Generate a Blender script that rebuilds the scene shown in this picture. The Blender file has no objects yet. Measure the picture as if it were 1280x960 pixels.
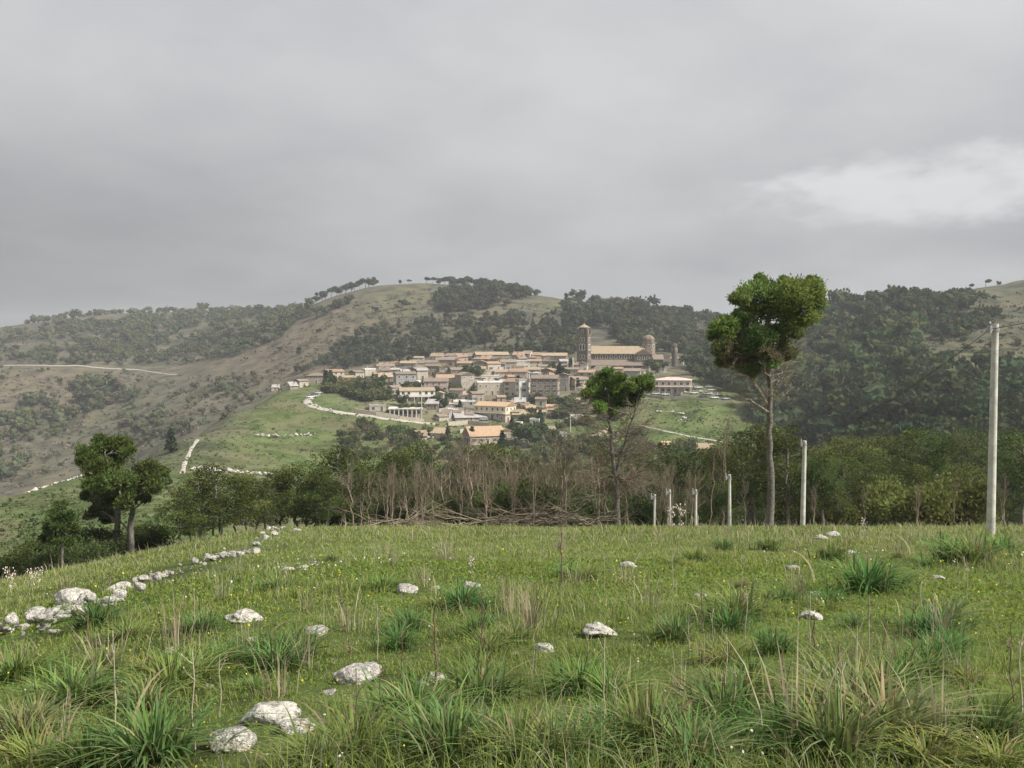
import bpy, math, random
import numpy as np
from mathutils import Vector, Matrix

# ------------------------------------------------------------------ camera, sky, sun, exposure
SC = bpy.context.scene
COL = SC.collection
HFOV = math.radians(58.0)
FPX = 640.0 / math.tan(HFOV / 2)          # focal length in photograph pixels
PITCH = math.atan(50.0 / FPX)             # the eye level lies 50 px above the picture's middle
CAMZ = 1.6
cam_d = bpy.data.cameras.new("camera")
cam_d.sensor_fit = 'HORIZONTAL'
cam_d.angle = HFOV
cam_d.clip_start = 0.1
cam_d.clip_end = 9000
cam = bpy.data.objects.new("camera", cam_d)
COL.objects.link(cam)
cam.location = (0, 0, CAMZ)
cam.rotation_euler = (math.pi / 2 - PITCH, 0, 0)
SC.camera = cam

SUN_ELEV = math.radians(44)
SUN_AZ = math.radians(111)                # clockwise from +Y (the view): to the right, a little behind
W = bpy.data.worlds.new("World")
SC.world = W
W.use_nodes = True
nt = W.node_tree
nt.nodes.clear()
def wn(t, **kw):
    n = nt.nodes.new(t)
    for k, v in kw.items():
        setattr(n, k, v)
    return n
def wl(a, b):
    nt.links.new(a, b)
def wmath(op, a, b=None, c=None, clamp=False):
    n = wn('ShaderNodeMath', operation=op, use_clamp=clamp)
    for i, v in enumerate((a, b, c)):
        if v is None:
            continue
        if isinstance(v, (int, float)):
            n.inputs[i].default_value = v
        else:
            wl(v, n.inputs[i])
    return n.outputs[0]
out = wn('ShaderNodeOutputWorld')
sky = wn('ShaderNodeTexSky', sky_type='NISHITA', sun_disc=False)
sky.sun_elevation = SUN_ELEV
sky.sun_rotation = SUN_AZ
sky.air_density = 1.2
sky.dust_density = 3.0
bg_sky = wn('ShaderNodeBackground')
bg_sky.inputs['Strength'].default_value = 0.06
wl(sky.outputs[0], bg_sky.inputs['Color'])
tc = wn('ShaderNodeTexCoord')
sep = wn('ShaderNodeSeparateXYZ')
wl(tc.outputs['Generated'], sep.inputs[0])
dx, dy, dz = sep.outputs
# a cloud deck seen in perspective: direction / (height + a little)
den = wmath('ADD', wmath('MAXIMUM', dz, 0.0), 0.22)
comb = wn('ShaderNodeCombineXYZ')
wl(wmath('DIVIDE', dx, den), comb.inputs[0])
wl(wmath('DIVIDE', dy, den), comb.inputs[1])
def noise(scale, detail, rough, vec, dist=0.0):
    n = wn('ShaderNodeTexNoise')
    n.inputs['Scale'].default_value = scale
    n.inputs['Detail'].default_value = detail
    n.inputs['Roughness'].default_value = rough
    n.inputs['Distortion'].default_value = dist
    wl(vec, n.inputs['Vector'])
    return n.outputs['Fac']
n1 = noise(0.62, 4, 0.5, comb.outputs[0], 0.3)
n2 = noise(2.0, 5, 0.55, comb.outputs[0], 0.2)
nsum = wmath('ADD', wmath('MULTIPLY', n1, 0.7), wmath('MULTIPLY', n2, 0.3))
ramp = wn('ShaderNodeValToRGB')
ramp.color_ramp.elements[0].position = 0.28
ramp.color_ramp.elements[0].color = (0.300, 0.309, 0.330, 1)
ramp.color_ramp.elements[1].position = 0.68
ramp.color_ramp.elements[1].color = (0.515, 0.519, 0.518, 1)
wl(nsum, ramp.inputs[0])
# the one bright cumulus in the view: a lump of cloud at its own bearing and height
bear = wmath('ARCTAN2', dx, dy)
elev = wmath('ARCSINE', dz)
cum_vec = wn('ShaderNodeCombineXYZ')
wl(wmath('MULTIPLY', bear, 9.0), cum_vec.inputs[0])
wl(wmath('MULTIPLY', elev, 20.0), cum_vec.inputs[1])
cn = noise(1.7, 6, 0.55, cum_vec.outputs[0], 0.1)
ex = wmath('DIVIDE', wmath('SUBTRACT', bear, 0.43), 0.175)
ey = wmath('DIVIDE', wmath('SUBTRACT', elev, 0.150), 0.036)
rr = wmath('ADD', wmath('MULTIPLY', ex, ex), wmath('MULTIPLY', ey, ey))
m = wmath('SUBTRACT', wmath('ADD', 1.0, wmath('MULTIPLY', wmath('SUBTRACT', cn, 0.5), 3.2)), rr)
mr = wn('ShaderNodeMapRange', interpolation_type='SMOOTHSTEP')
mr.inputs['From Min'].default_value = -0.4
mr.inputs['From Max'].default_value = 1.0
wl(m, mr.inputs['Value'])
# soft underside, crisper top
mixc = wn('ShaderNodeMix', data_type='RGBA')
mixc.inputs[7].default_value = (0.60, 0.60, 0.61, 1)
wl(wmath('MULTIPLY', mr.outputs[0], 0.80), mixc.inputs[0])
wl(ramp.outputs[0], mixc.inputs[6])
# the deck thickens (darker, bluish) towards the horizon
hz = wn('ShaderNodeMapRange', interpolation_type='SMOOTHSTEP')
hz.inputs['From Min'].default_value = 0.0
hz.inputs['From Max'].default_value = 0.34
bk = wn('ShaderNodeMapRange', interpolation_type='SMOOTHSTEP')       # the storm bank lies towards the view's western side
bk.inputs['From Min'].default_value = -0.75
bk.inputs['From Max'].default_value = 0.35
bk.inputs['To Min'].default_value = 0.46
bk.inputs['To Max'].default_value = 0.82
wl(bear, bk.inputs['Value'])
wl(bk.outputs[0], hz.inputs['To Min'])
hz.inputs['To Max'].default_value = 1.0
wl(dz, hz.inputs['Value'])
mulc = wn('ShaderNodeVectorMath', operation='SCALE')
wl(mixc.outputs[2], mulc.inputs[0])
wl(hz.outputs[0], mulc.inputs['Scale'])
bg_cl = wn('ShaderNodeBackground')
bg_cl.inputs['Strength'].default_value = 1.0
wl(mulc.outputs[0], bg_cl.inputs['Color'])
mixs = wn('ShaderNodeMixShader')
mixs.inputs[0].default_value = 0.96
wl(bg_sky.outputs[0], mixs.inputs[1])
wl(bg_cl.outputs[0], mixs.inputs[2])
wl(mixs.outputs[0], out.inputs['Surface'])

sun_d = bpy.data.lights.new("sun", 'SUN')
sun_d.energy = 4.9
sun_d.angle = math.radians(8)
sun_d.color = (1.0, 0.95, 0.87)
sun = bpy.data.objects.new("sun", sun_d)
COL.objects.link(sun)
sdir = Vector((math.sin(SUN_AZ) * math.cos(SUN_ELEV), math.cos(SUN_AZ) * math.cos(SUN_ELEV), math.sin(SUN_ELEV)))
sun.rotation_euler = sdir.to_track_quat('Z', 'Y').to_euler()
sun.location = sdir * 200

SC.render.engine = 'CYCLES'
SC.cycles.use_denoising = True
SC.cycles.max_bounces = 5
SC.cycles.diffuse_bounces = 3
SC.cycles.transparent_max_bounces = 4
SC.view_settings.view_transform = 'Standard'
SC.view_settings.look = 'None'
SC.view_settings.gamma = 1.0
SC.view_settings.exposure = 0.55
SC.view_settings.use_curve_mapping = False

# ------------------------------------------------------------------ helpers
RNG = np.random.default_rng(11)
random.seed(5)
CA, SA = math.cos(PITCH), math.sin(PITCH)

def ray(px, py):
    u = (np.asarray(px, float) - 640) / FPX
    v = (480 - np.asarray(py, float)) / FPX
    return np.stack(np.broadcast_arrays(u, CA + v * SA, -SA + v * CA), -1)

def hash2(ix, iy, seed):
    h = (ix * 374761393 + iy * 668265263 + seed * 1442695041) & 0xFFFFFFFF
    h = ((h ^ (h >> 13)) * 1274126177) & 0xFFFFFFFF
    return ((h ^ (h >> 16)) & 0xFFFF) / 65535.0

def vnoise(x, y, seed=0):
    x = np.asarray(x, float); y = np.asarray(y, float)
    ix = np.floor(x).astype(np.int64); iy = np.floor(y).astype(np.int64)
    fx = x - ix; fy = y - iy
    fx = fx * fx * (3 - 2 * fx); fy = fy * fy * (3 - 2 * fy)
    a = hash2(ix, iy, seed); b = hash2(ix + 1, iy, seed)
    c = hash2(ix, iy + 1, seed); d = hash2(ix + 1, iy + 1, seed)
    return (a + (b - a) * fx) * (1 - fy) + (c + (d - c) * fx) * fy - 0.5

def fbm(x, y, seed=0, octaves=4):
    s = 0; a = 1.0
    for o in range(octaves):
        s = s + a * vnoise(x * 2 ** o, y * 2 ** o, seed + o)
        a *= 0.5
    return s

def smooth(a, b, x):
    t = np.clip((x - a) / (b - a), 0, 1)
    return t * t * (3 - 2 * t)

# ------------------------------------------------------------------ terrain (one height field)
def z_near(x, y):
    yy = np.clip(y, -60, 95)
    z = -(0.15 * yy + 0.00039 * np.where(yy > 0, yy, 0) ** 2) - 0.224 * np.where(y > 95, y - 95, 0)
    q = -x - 0.25 * np.maximum(y, 0) - 1.0
    z = z - 0.20 * 1.5 * np.logaddexp(0, q / 1.5)
    z = z + 0.10 * fbm(x / 4.0, y / 4.0, 3, 3) * smooth(2, 6, np.hypot(x, y)) + 0.05 * fbm(x / 0.9, y / 0.9, 9, 2)
    return z

CTRL = {   # picture column: (depth, picture row) of the land along it
    -150: [(110, 765), (150, 712), (190, 660), (260, 750), (500, 715), (700, 620), (1000, 462), (1400, 425), (1550, 420), (2100, 432)],
    0: [(110, 735), (140, 700), (170, 665), (200, 635), (222, 622), (300, 705), (500, 690), (650, 630), (800, 550), (1000, 460), (1200, 440), (1400, 417), (1500, 411), (2000, 425)],
    100: [(110, 715), (150, 680), (190, 640), (230, 614), (280, 594), (360, 660), (550, 650), (700, 600), (850, 530), (1000, 462), (1200, 440), (1400, 408), (1500, 397), (2000, 418)],
    200: [(110, 692), (160, 652), (220, 615), (290, 588), (370, 560), (450, 602), (600, 580), (750, 530), (900, 490), (1000, 468), (1200, 440), (1400, 406), (1500, 394), (2000, 412)],
    280: [(130, 690), (190, 645), (260, 607), (340, 567), (400, 541), (450, 521), (520, 545), (650, 540), (800, 500), (950, 455), (1100, 433), (1300, 407), (1500, 392), (2000, 410)],
    350: [(130, 692), (200, 650), (260, 615), (320, 588), (380, 557), (440, 527), (500, 497), (530, 489), (600, 512), (750, 495), (900, 450), (1050, 410), (1300, 394), (1500, 388), (2000, 402)],
    420: [(130, 695), (220, 660), (320, 595), (380, 563), (430, 535), (480, 505), (530, 482), (570, 469), (620, 476), (720, 490), (850, 445), (1000, 395), (1080, 373), (1500, 385), (2000, 400)],
    500: [(130, 692), (220, 690), (330, 600), (400, 560), (450, 530), (510, 494), (560, 467), (620, 459), (680, 470), (800, 452), (950, 405), (1080, 361), (1500, 385), (2000, 400)],
    600: [(130, 692), (220, 705), (330, 615), (400, 570), (450, 545), (520, 496), (570, 468), (620, 451), (670, 449), (800, 436), (950, 396), (1080, 362), (1500, 395)],
    700: [(130, 692), (220, 705), (320, 630), (380, 580), (430, 547), (500, 502), (560, 474), (620, 456), (680, 449), (800, 425), (950, 392), (1050, 378), (1500, 400)],
    800: [(130, 690), (220, 700), (330, 620), (380, 575), (420, 550), (470, 517), (520, 488), (580, 468), (640, 456), (700, 448), (850, 415), (1000, 390), (1100, 387), (1500, 402)],
    900: [(130, 690), (250, 665), (350, 600), (400, 562), (440, 537), (480, 508), (530, 484), (600, 466), (700, 450), (850, 425), (1000, 404), (1100, 400), (1500, 410)],
    1020: [(130, 684), (220, 655), (320, 600), (400, 553), (460, 520), (560, 470), (680, 420), (760, 394), (1000, 405), (1500, 420)],
    1100: [(130, 676), (200, 645), (300, 578), (420, 506), (550, 446), (680, 395), (760, 379), (1000, 400), (1500, 420)],
    1200: [(130, 672), (200, 640), (300, 572), (420, 497), (550, 436), (680, 380), (745, 366), (1000, 390), (1500, 420)],
    1290: [(130, 672), (200, 638), (300, 570), (420, 492), (550, 428), (680, 369), (755, 351), (1000, 380), (1500, 420)],
    1450: [(130, 672), (200, 636), (300, 565), (420, 487), (550, 420), (680, 356), (760, 334), (1000, 372), (1500, 420)],
}
def build_rbf():
    P = []; E = []
    for px, lst in CTRL.items():
        for Y, py in lst:
            d = ray(px, py); d = d / d[1] * Y
            r = math.hypot(d[0], d[1])
            P.append((math.atan2(d[0], d[1]), math.log(r))); E.append(d[2] / r)
    for px in (-150, 0, 100, 200, 280, 350, 420, 500, 600, 700, 800, 900, 1020, 1100, 1200, 1290, 1450):
        for Y in (58, 72, 86):
            x = (px - 640) / FPX * Y
            r = math.hypot(x, Y)
            P.append((math.atan2(x, Y), math.log(r))); E.append((float(z_near(np.array(x), np.array(float(Y)))) - CAMZ) / r)
    P = np.array(P); E = np.array(E)
    P[:, 0] *= 1.6
    def K(a, b):
        r2 = (a[:, None, 0] - b[None, :, 0]) ** 2 + (a[:, None, 1] - b[None, :, 1]) ** 2
        return r2 * np.log(r2 + 1e-12)
    n = len(P)
    A = np.zeros((n + 3, n + 3))
    A[:n, :n] = K(P, P) + np.eye(n) * 3e-5
    A[:n, n] = 1; A[:n, n + 1:] = P; A[n, :n] = 1; A[n + 1:, :n] = P.T
    w = np.linalg.solve(A, np.concatenate([E, [0, 0, 0]]))
    def f(az, lr):
        q = np.stack([az * 1.6, lr], -1)
        o = np.empty(len(q))
        for i in range(0, len(q), 20000):
            s = q[i:i + 20000]
            o[i:i + 20000] = K(s, P) @ w[:n] + w[n] + s @ w[n + 1:]
        return o
    return f
_rbf = build_rbf()

AZF = math.radians(39)
AZ = np.concatenate([np.linspace(-math.pi, -AZF, 34)[:-1], np.linspace(-AZF, AZF, 391), np.linspace(AZF, math.pi, 34)[1:]])
RMAX = 3300.0
RR = 0.7 * np.exp(np.linspace(0, math.log(RMAX / 0.7), 430))
LR = np.log(RR)
def terrain_grid():
    A, L = np.meshgrid(AZ, LR, indexing='ij')
    R = np.exp(L)
    X = R * np.sin(A); Y = R * np.cos(A)
    Zn = z_near(X, Y)
    Ac = np.clip(A, -0.72, 0.72); Lc = np.clip(L, math.log(50), math.log(1900))
    Zf = (_rbf(Ac.ravel(), Lc.ravel()).reshape(A.shape)) * np.exp(Lc) + CAMZ
    Zf = Zf - smooth(1900, RMAX, R) * 60
    amp = np.clip(R * 0.0022, 0.05, 2.2)
    Zf = Zf + amp * fbm(X / (R * 0.02 + 4), Y / (R * 0.02 + 4), 21, 3) * smooth(70, 160, R) + 1.6 * fbm(X / 45, Y / 45, 33, 3) * smooth(600, 900, R)
    t = smooth(60, 92, R)
    Z = Zn * (1 - t) + Zf * t
    # behind the viewer the hill goes on as a plain slope
    back = smooth(0.9, 1.5, np.abs(A))
    Z = Z * (1 - back) + back * np.clip(-0.10 * Y, -40, 14)
    return X, Y, Z
GX, GY, GZ = terrain_grid()

def TZ(x, y):
    x = np.asarray(x, float); y = np.asarray(y, float)
    a = np.arctan2(x, y); l = np.log(np.maximum(np.hypot(x, y), 0.7))
    i = np.clip(np.searchsorted(AZ, a) - 1, 0, len(AZ) - 2)
    fa = (a - AZ[i]) / (AZ[i + 1] - AZ[i])
    jl = np.clip((l - LR[0]) / (LR[1] - LR[0]), 0, len(LR) - 1.001)
    j = jl.astype(int); fl = jl - j
    return (GZ[i, j] * (1 - fa) + GZ[i + 1, j] * fa) * (1 - fl) + (GZ[i, j + 1] * (1 - fa) + GZ[i + 1, j + 1] * fa) * fl

_ST = np.exp(np.linspace(math.log(3.0), math.log(2300), 2600))
def hit(px, py):
    """Where the sight line of a picture point meets the land."""
    d = ray(px, py)
    single = d.ndim == 1
    d = np.atleast_2d(d)
    hd = np.hypot(d[:, 0], d[:, 1])
    out = np.full((len(d), 3), np.nan)
    for k in range(0, len(d), 400):
        dd = d[k:k + 400] / hd[k:k + 400, None]
        x = dd[:, 0:1] * _ST; y = dd[:, 1:2] * _ST; z = CAMZ + dd[:, 2:3] * _ST
        below = z < TZ(x, y)
        j = np.argmax(below, 1); ok = below[np.arange(len(dd)), j]
        s = _ST[j]
        pt = np.stack([dd[:, 0] * s, dd[:, 1] * s, TZ(dd[:, 0] * s, dd[:, 1] * s)], -1)
        pt[~ok] = np.nan
        out[k:k + 400] = pt
    return out[0] if single else out

def at(px, Y):
    """Ground point below a bearing at a depth."""
    x = (px - 640) / FPX * Y
    return np.array([x, Y, float(TZ(x, Y))])

def zrow(py, Y, px=640):
    d = ray(px, py)
    return CAMZ + d[2] / d[1] * Y

# ------------------------------------------------------------------ mesh and object helpers
def mesh(name, V, T, mats, col=None, mi=None, smooth_=False):
    V = np.asarray(V, np.float32); T = np.asarray(T, np.int32)
    me = bpy.data.meshes.new(name)
    k = T.shape[1]
    me.vertices.add(len(V)); me.vertices.foreach_set("co", V.ravel())
    me.loops.add(T.size); me.loops.foreach_set("vertex_index", T.ravel())
    me.polygons.add(len(T))
    me.polygons.foreach_set("loop_start", np.arange(0, T.size, k, dtype=np.int32))
    if mi is not None:
        me.polygons.foreach_set("material_index", np.asarray(mi, np.int32))
    me.polygons.foreach_set("use_smooth", np.full(len(T), smooth_))
    if col is not None:
        c = np.ones((len(V), 4), np.float32); c[:, :3] = col
        at_ = me.attributes.new("col", 'FLOAT_COLOR', 'POINT')
        at_.data.foreach_set("color", c.ravel())
    me.update(calc_edges=True)
    for m_ in (mats if isinstance(mats, (list, tuple)) else [mats]):
        me.materials.append(m_)
    return me

def ob(name, me, parent=None, loc=(0, 0, 0), rz=0.0, sc=1.0, label=None, cat=None, group=None, kind=None, rot=None):
    o = bpy.data.objects.new(name, me)
    COL.objects.link(o)
    o.location = [float(v) for v in loc]
    o.rotation_euler = rot if rot is not None else (0, 0, rz)
    o.scale = (sc, sc, sc) if isinstance(sc, (int, float, np.floating)) else [float(v) for v in sc]
    if parent is not None: o.parent = parent
    if label: o["label"] = label
    if cat: o["category"] = cat
    if group: o["group"] = group
    if kind: o["kind"] = kind
    return o

class MB:
    """Collects triangles."""
    def __init__(s): s.V = []; s.T = []; s.M = []; s.C = []; s.n = 0
    def add(s, V, T, m=0, c=None):
        V = np.asarray(V, float).reshape(-1, 3); T = np.asarray(T, int).reshape(-1, 3)
        s.V.append(V); s.T.append(T + s.n); s.M.append(np.full(len(T), m)); s.n += len(V)
        s.C.append(np.ones((len(V), 3)) if c is None else np.broadcast_to(np.asarray(c, float), (len(V), 3)))
        return s
    def quad(s, a, b, c, d, m=0): return s.add([a, b, c, d], [(0, 1, 2), (0, 2, 3)], m)
    def box(s, x0, x1, y0, y1, z0, z1, m=0):
        V = [(x, y, z) for x in (x0, x1) for y in (y0, y1) for z in (z0, z1)]
        Q = [(0, 1, 3, 2), (4, 6, 7, 5), (0, 4, 5, 1), (2, 3, 7, 6), (0, 2, 6, 4), (1, 5, 7, 3)]
        return s.add(V, [t for q in Q for t in ((q[0], q[1], q[2]), (q[0], q[2], q[3]))], m)
    def prism(s, poly, a, b, axis='x', m=0):
        """polygon (p, q) extruded along an axis; fan-capped"""
        n = len(poly)
        f = {'x': lambda t, p, q: (t, p, q), 'y': lambda t, p, q: (p, t, q), 'z': lambda t, p, q: (p, q, t)}[axis]
        V = [f(a, *p) for p in poly] + [f(b, *p) for p in poly]
        T = []
        for i in range(n):
            j = (i + 1) % n
            T += [(i, j, n + j), (i, n + j, n + i)]
        for i in range(1, n - 1):
            T += [(0, i + 1, i), (n, n + i, n + i + 1)]
        return s.add(V, T, m)
    def lathe(s, prof, n=12, cx=0, cy=0, m=0, ph=0.0):
        V = []; T = []
        for r, z in prof:
            for k in range(n):
                a = ph + 2 * math.pi * k / n
                V.append((cx + r * math.cos(a), cy + r * math.sin(a), z))
        for i in range(len(prof) - 1):
            for k in range(n):
                a = i * n + k; b = i * n + (k + 1) % n
                T += [(a, b, b + n), (a, b + n, a + n)]
        return s.add(V, T, m)
    def tube(s, pts, rad, n=5, m=0, c=None):
        pts = np.asarray(pts, float); rad = np.broadcast_to(np.asarray(rad, float), (len(pts),))
        d = np.gradient(pts, axis=0); d /= np.linalg.norm(d, axis=1)[:, None] + 1e-9
        ref = np.array([0.31, 0.95, 0.05]) if abs(d[0][2]) > 0.6 else np.array([0.05, 0.1, 0.99])
        u = np.cross(d, ref); u /= np.linalg.norm(u, axis=1)[:, None] + 1e-9
        v = np.cross(d, u)
        a = np.arange(n) * 2 * math.pi / n
        V = pts[:, None] + rad[:, None, None] * (u[:, None] * np.cos(a)[None, :, None] + v[:, None] * np.sin(a)[None, :, None])
        k = len(pts); i = np.arange(k - 1)[:, None] * n; j = np.arange(n)[None]; j2 = (j + 1) % n
        T = np.concatenate([np.stack([i + j, i + j2, i + n + j2], -1).reshape(-1, 3), np.stack([i + j, i + n + j2, i + n + j], -1).reshape(-1, 3)])
        return s.add(V.reshape(-1, 3), T, m, c)
    def mesh(s, name, mats, colour=False, smooth_=False):
        return mesh(name, np.concatenate(s.V), np.concatenate(s.T), mats, np.concatenate(s.C) if colour else None, np.concatenate(s.M), smooth_)

def recalc(me):
    import bmesh
    b = bmesh.new(); b.from_mesh(me)
    bmesh.ops.recalc_face_normals(b, faces=b.faces)
    b.to_mesh(me); b.free()
    return me

# ------------------------------------------------------------------ materials
def mat_base(name):
    m_ = bpy.data.materials.new(name); m_.use_nodes = True
    t = m_.node_tree; t.nodes.clear()
    o = t.nodes.new('ShaderNodeOutputMaterial')
    return m_, t, o

def matte(name, col, col2=None, scale=4.0, rough=0.85, bump=0.0, bscale=None, detail=5, obj_var=0.0, attr=False, contrast=(0.35, 0.65), spec=0.2, coord='Object', metal=0.0):
    """Principled with noise mottling between two colours, optional vertex tint and per-object variation."""
    m_, t, o = mat_base(name)
    N = t.nodes.new; L = t.links.new
    p = N('ShaderNodeBsdfPrincipled')
    p.inputs['Roughness'].default_value = rough
    p.inputs['Specular IOR Level'].default_value = spec
    p.inputs['Metallic'].default_value = metal
    tcn = N('ShaderNodeTexCoord')
    nz = N('ShaderNodeTexNoise'); nz.inputs['Scale'].default_value = scale; nz.inputs['Detail'].default_value = detail; nz.inputs['Roughness'].default_value = 0.6
    L(tcn.outputs[coord], nz.inputs['Vector'])
    rp = N('ShaderNodeValToRGB')
    rp.color_ramp.elements[0].position = contrast[0]; rp.color_ramp.elements[1].position = contrast[1]
    rp.color_ramp.elements[0].color = (*col, 1); rp.color_ramp.elements[1].color = (*(col2 or [c * 1.25 for c in col]), 1)
    L(nz.outputs['Fac'], rp.inputs[0])
    c = rp.outputs[0]
    def mul(c, other):
        x = N('ShaderNodeMix'); x.data_type = 'RGBA'; x.blend_type = 'MULTIPLY'; x.inputs[0].default_value = 1
        L(c, x.inputs[6]); L(other, x.inputs[7]); return x.outputs[2]
    if attr:
        a = N('ShaderNodeAttribute'); a.attribute_name = "col"
        c = mul(c, a.outputs['Color'])
    if obj_var:
        oi = N('ShaderNodeObjectInfo')
        mp = N('ShaderNodeMapRange'); mp.inputs['To Min'].default_value = 1 - obj_var; mp.inputs['To Max'].default_value = 1 + obj_var
        L(oi.outputs['Random'], mp.inputs['Value'])
        x = N('ShaderNodeVectorMath'); x.operation = 'SCALE'
        L(c, x.inputs[0]); L(mp.outputs[0], x.inputs['Scale']); c = x.outputs[0]
    L(c, p.inputs['Base Color'])
    if bump:
        nb = N('ShaderNodeTexNoise'); nb.inputs['Scale'].default_value = bscale or scale * 4; nb.inputs['Detail'].default_value = 6
        L(tcn.outputs[coord], nb.inputs['Vector'])
        b = N('ShaderNodeBump'); b.inputs['Strength'].default_value = bump; b.inputs['Distance'].default_value = 0.05
        L(nb.outputs['Fac'], b.inputs['Height']); L(b.outputs[0], p.inputs['Normal'])
    L(p.outputs[0], o.inputs['Surface'])
    return m_

def leafy(name, translucent=0.3, obj_var=0.18, gain=1.0, hue_var=0.03):
    """Foliage and grass: colour from the blades' own tints, light passes partly through."""
    m_, t, o = mat_base(name)
    N = t.nodes.new; L = t.links.new
    a = N('ShaderNodeAttribute'); a.attribute_name = "col"
    oi = N('ShaderNodeObjectInfo')
    hs = N('ShaderNodeHueSaturation')
    mp = N('ShaderNodeMapRange'); mp.inputs['To Min'].default_value = (1 - obj_var) * gain; mp.inputs['To Max'].default_value = (1 + obj_var) * gain
    L(oi.outputs['Random'], mp.inputs['Value']); L(mp.outputs[0], hs.inputs['Value'])
    mh = N('ShaderNodeMapRange'); mh.inputs['To Min'].default_value = 0.5 - hue_var; mh.inputs['To Max'].default_value = 0.5 + hue_var
    w = N('ShaderNodeTexWhiteNoise'); w.noise_dimensions = '1D'
    L(oi.outputs['Random'], w.inputs['W']); L(w.outputs['Value'], mh.inputs['Value']); L(mh.outputs[0], hs.inputs['Hue'])
    L(a.outputs['Color'], hs.inputs['Color'])
    d = N('ShaderNodeBsdfDiffuse'); tr = N('ShaderNodeBsdfTranslucent'); mx = N('ShaderNodeMixShader')
    mx.inputs[0].default_value = translucent
    L(hs.outputs[0], d.inputs['Color']); L(hs.outputs[0], tr.inputs['Color'])
    L(d.outputs[0], mx.inputs[1]); L(tr.outputs[0], mx.inputs[2]); L(mx.outputs[0], o.inputs['Surface'])
    return m_

def ground_mat():
    m_, t, o = mat_base("ground_soil_and_turf")
    N = t.nodes.new; L = t.links.new
    p = N('ShaderNodeBsdfPrincipled'); p.inputs['Roughness'].default_value = 0.95; p.inputs['Specular IOR Level'].default_value = 0.1
    a = N('ShaderNodeAttribute'); a.attribute_name = "col"
    g = N('ShaderNodeTexCoord')
    def nz(s, d):
        n = N('ShaderNodeTexNoise'); n.inputs['Scale'].default_value = s; n.inputs['Detail'].default_value = d; n.inputs['Roughness'].default_value = 0.65
        L(g.outputs['Object'], n.inputs['Vector']); return n.outputs['Fac']
    def rng(f, lo, hi, a0=0.3, a1=0.7):
        r = N('ShaderNodeMapRange'); r.inputs['From Min'].default_value = a0; r.inputs['From Max'].default_value = a1
        r.inputs['To Min'].default_value = lo; r.inputs['To Max'].default_value = hi; L(f, r.inputs['Value']); return r.outputs[0]
    f1 = rng(nz(0.07, 9), 0.55, 1.42, 0.36, 0.64); f2 = rng(nz(0.9, 8), 0.62, 1.38, 0.35, 0.65)
    mm = N('ShaderNodeMath'); mm.operation = 'MULTIPLY'; L(f1, mm.inputs[0]); L(f2, mm.inputs[1])
    x = N('ShaderNodeVectorMath'); x.operation = 'SCALE'; L(a.outputs['Color'], x.inputs[0]); L(mm.outputs[0], x.inputs['Scale'])
    # drier, browner growth in drifts
    dr = rng(nz(0.035, 10), 0.0, 0.75, 0.47, 0.62)
    md = N('ShaderNodeMix'); md.data_type = 'RGBA'; md.inputs[7].default_value = (0.135, 0.118, 0.070, 1)
    L(dr, md.inputs[0]); L(x.outputs[0], md.inputs[6])
    # pale stones and bare patches as fine speckle
    sp = rng(nz(0.55, 9), 0.0, 0.55, 0.60, 0.72)
    mx = N('ShaderNodeMix'); mx.data_type = 'RGBA'; mx.inputs[7].default_value = (0.18, 0.16, 0.115, 1)
    L(sp, mx.inputs[0]); L(md.outputs[2], mx.inputs[6])
    L(mx.outputs[2], p.inputs['Base Color'])
    b = N('ShaderNodeBump'); b.inputs['Strength'].default_value = 0.6; b.inputs['Distance'].default_value = 0.3
    L(nz(1.2, 8), b.inputs['Height']); L(b.outputs[0], p.inputs['Normal'])
    L(p.outputs[0], o.inputs['Surface'])
    return m_

def glass_mat(name):
    m_, t, o = mat_base(name)
    p = t.nodes.new('ShaderNodeBsdfPrincipled'); p.inputs['Base Color'].default_value = (0.02, 0.022, 0.025, 1); p.inputs['Roughness'].default_value = 0.12
    t.links.new(p.outputs[0], o.inputs['Surface'])
    return m_

M = {}
M['ground'] = ground_mat()
M['needles'] = leafy("pine_needles", 0.42, 0.28, gain=1.75, hue_var=0.014)
M['far_leaf'] = leafy("distant_foliage", 0.2, 0.2, gain=1.2)
M['grass'] = leafy("grass_blades", 0.42, 0.0, hue_var=0.0)
M['tuft'] = leafy("strap_leaves", 0.3, 0.12)
M['bark'] = matte("pine_bark", (0.085, 0.075, 0.063), (0.21, 0.19, 0.165), 6, bump=0.6, bscale=14, obj_var=0.15)
M['pale_bark'] = matte("pale_bare_bark", (0.14, 0.112, 0.078), (0.30, 0.25, 0.185), 5, bump=0.3, obj_var=0.25)
M['twig'] = matte("bare_twigs", (0.095, 0.076, 0.052), (0.175, 0.142, 0.10), 2, obj_var=0.22)
M['rock'] = matte("limestone", (0.17, 0.16, 0.14), (0.60, 0.57, 0.515), 3.6, bump=0.9, bscale=9, contrast=(0.36, 0.60), obj_var=0.14, detail=8)
M['concrete_pole'] = matte("pole_concrete", (0.38, 0.365, 0.335), (0.62, 0.60, 0.56), 2.2, bump=0.15, rough=0.8)
M['steel'] = matte("galvanised_steel", (0.30, 0.30, 0.31), (0.42, 0.42, 0.43), 8, rough=0.5, metal=0.5)
M['wire'] = matte("dark_cable", (0.05, 0.05, 0.05), rough=0.6)
M['road'] = matte("pale_road_surface", (0.30, 0.275, 0.235), (0.44, 0.41, 0.36), 0.4, bump=0.2)
M['straw'] = leafy("dry_straw", 0.25, 0.15)
M['petal'] = leafy("petals", 0.3, 0.0)

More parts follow.
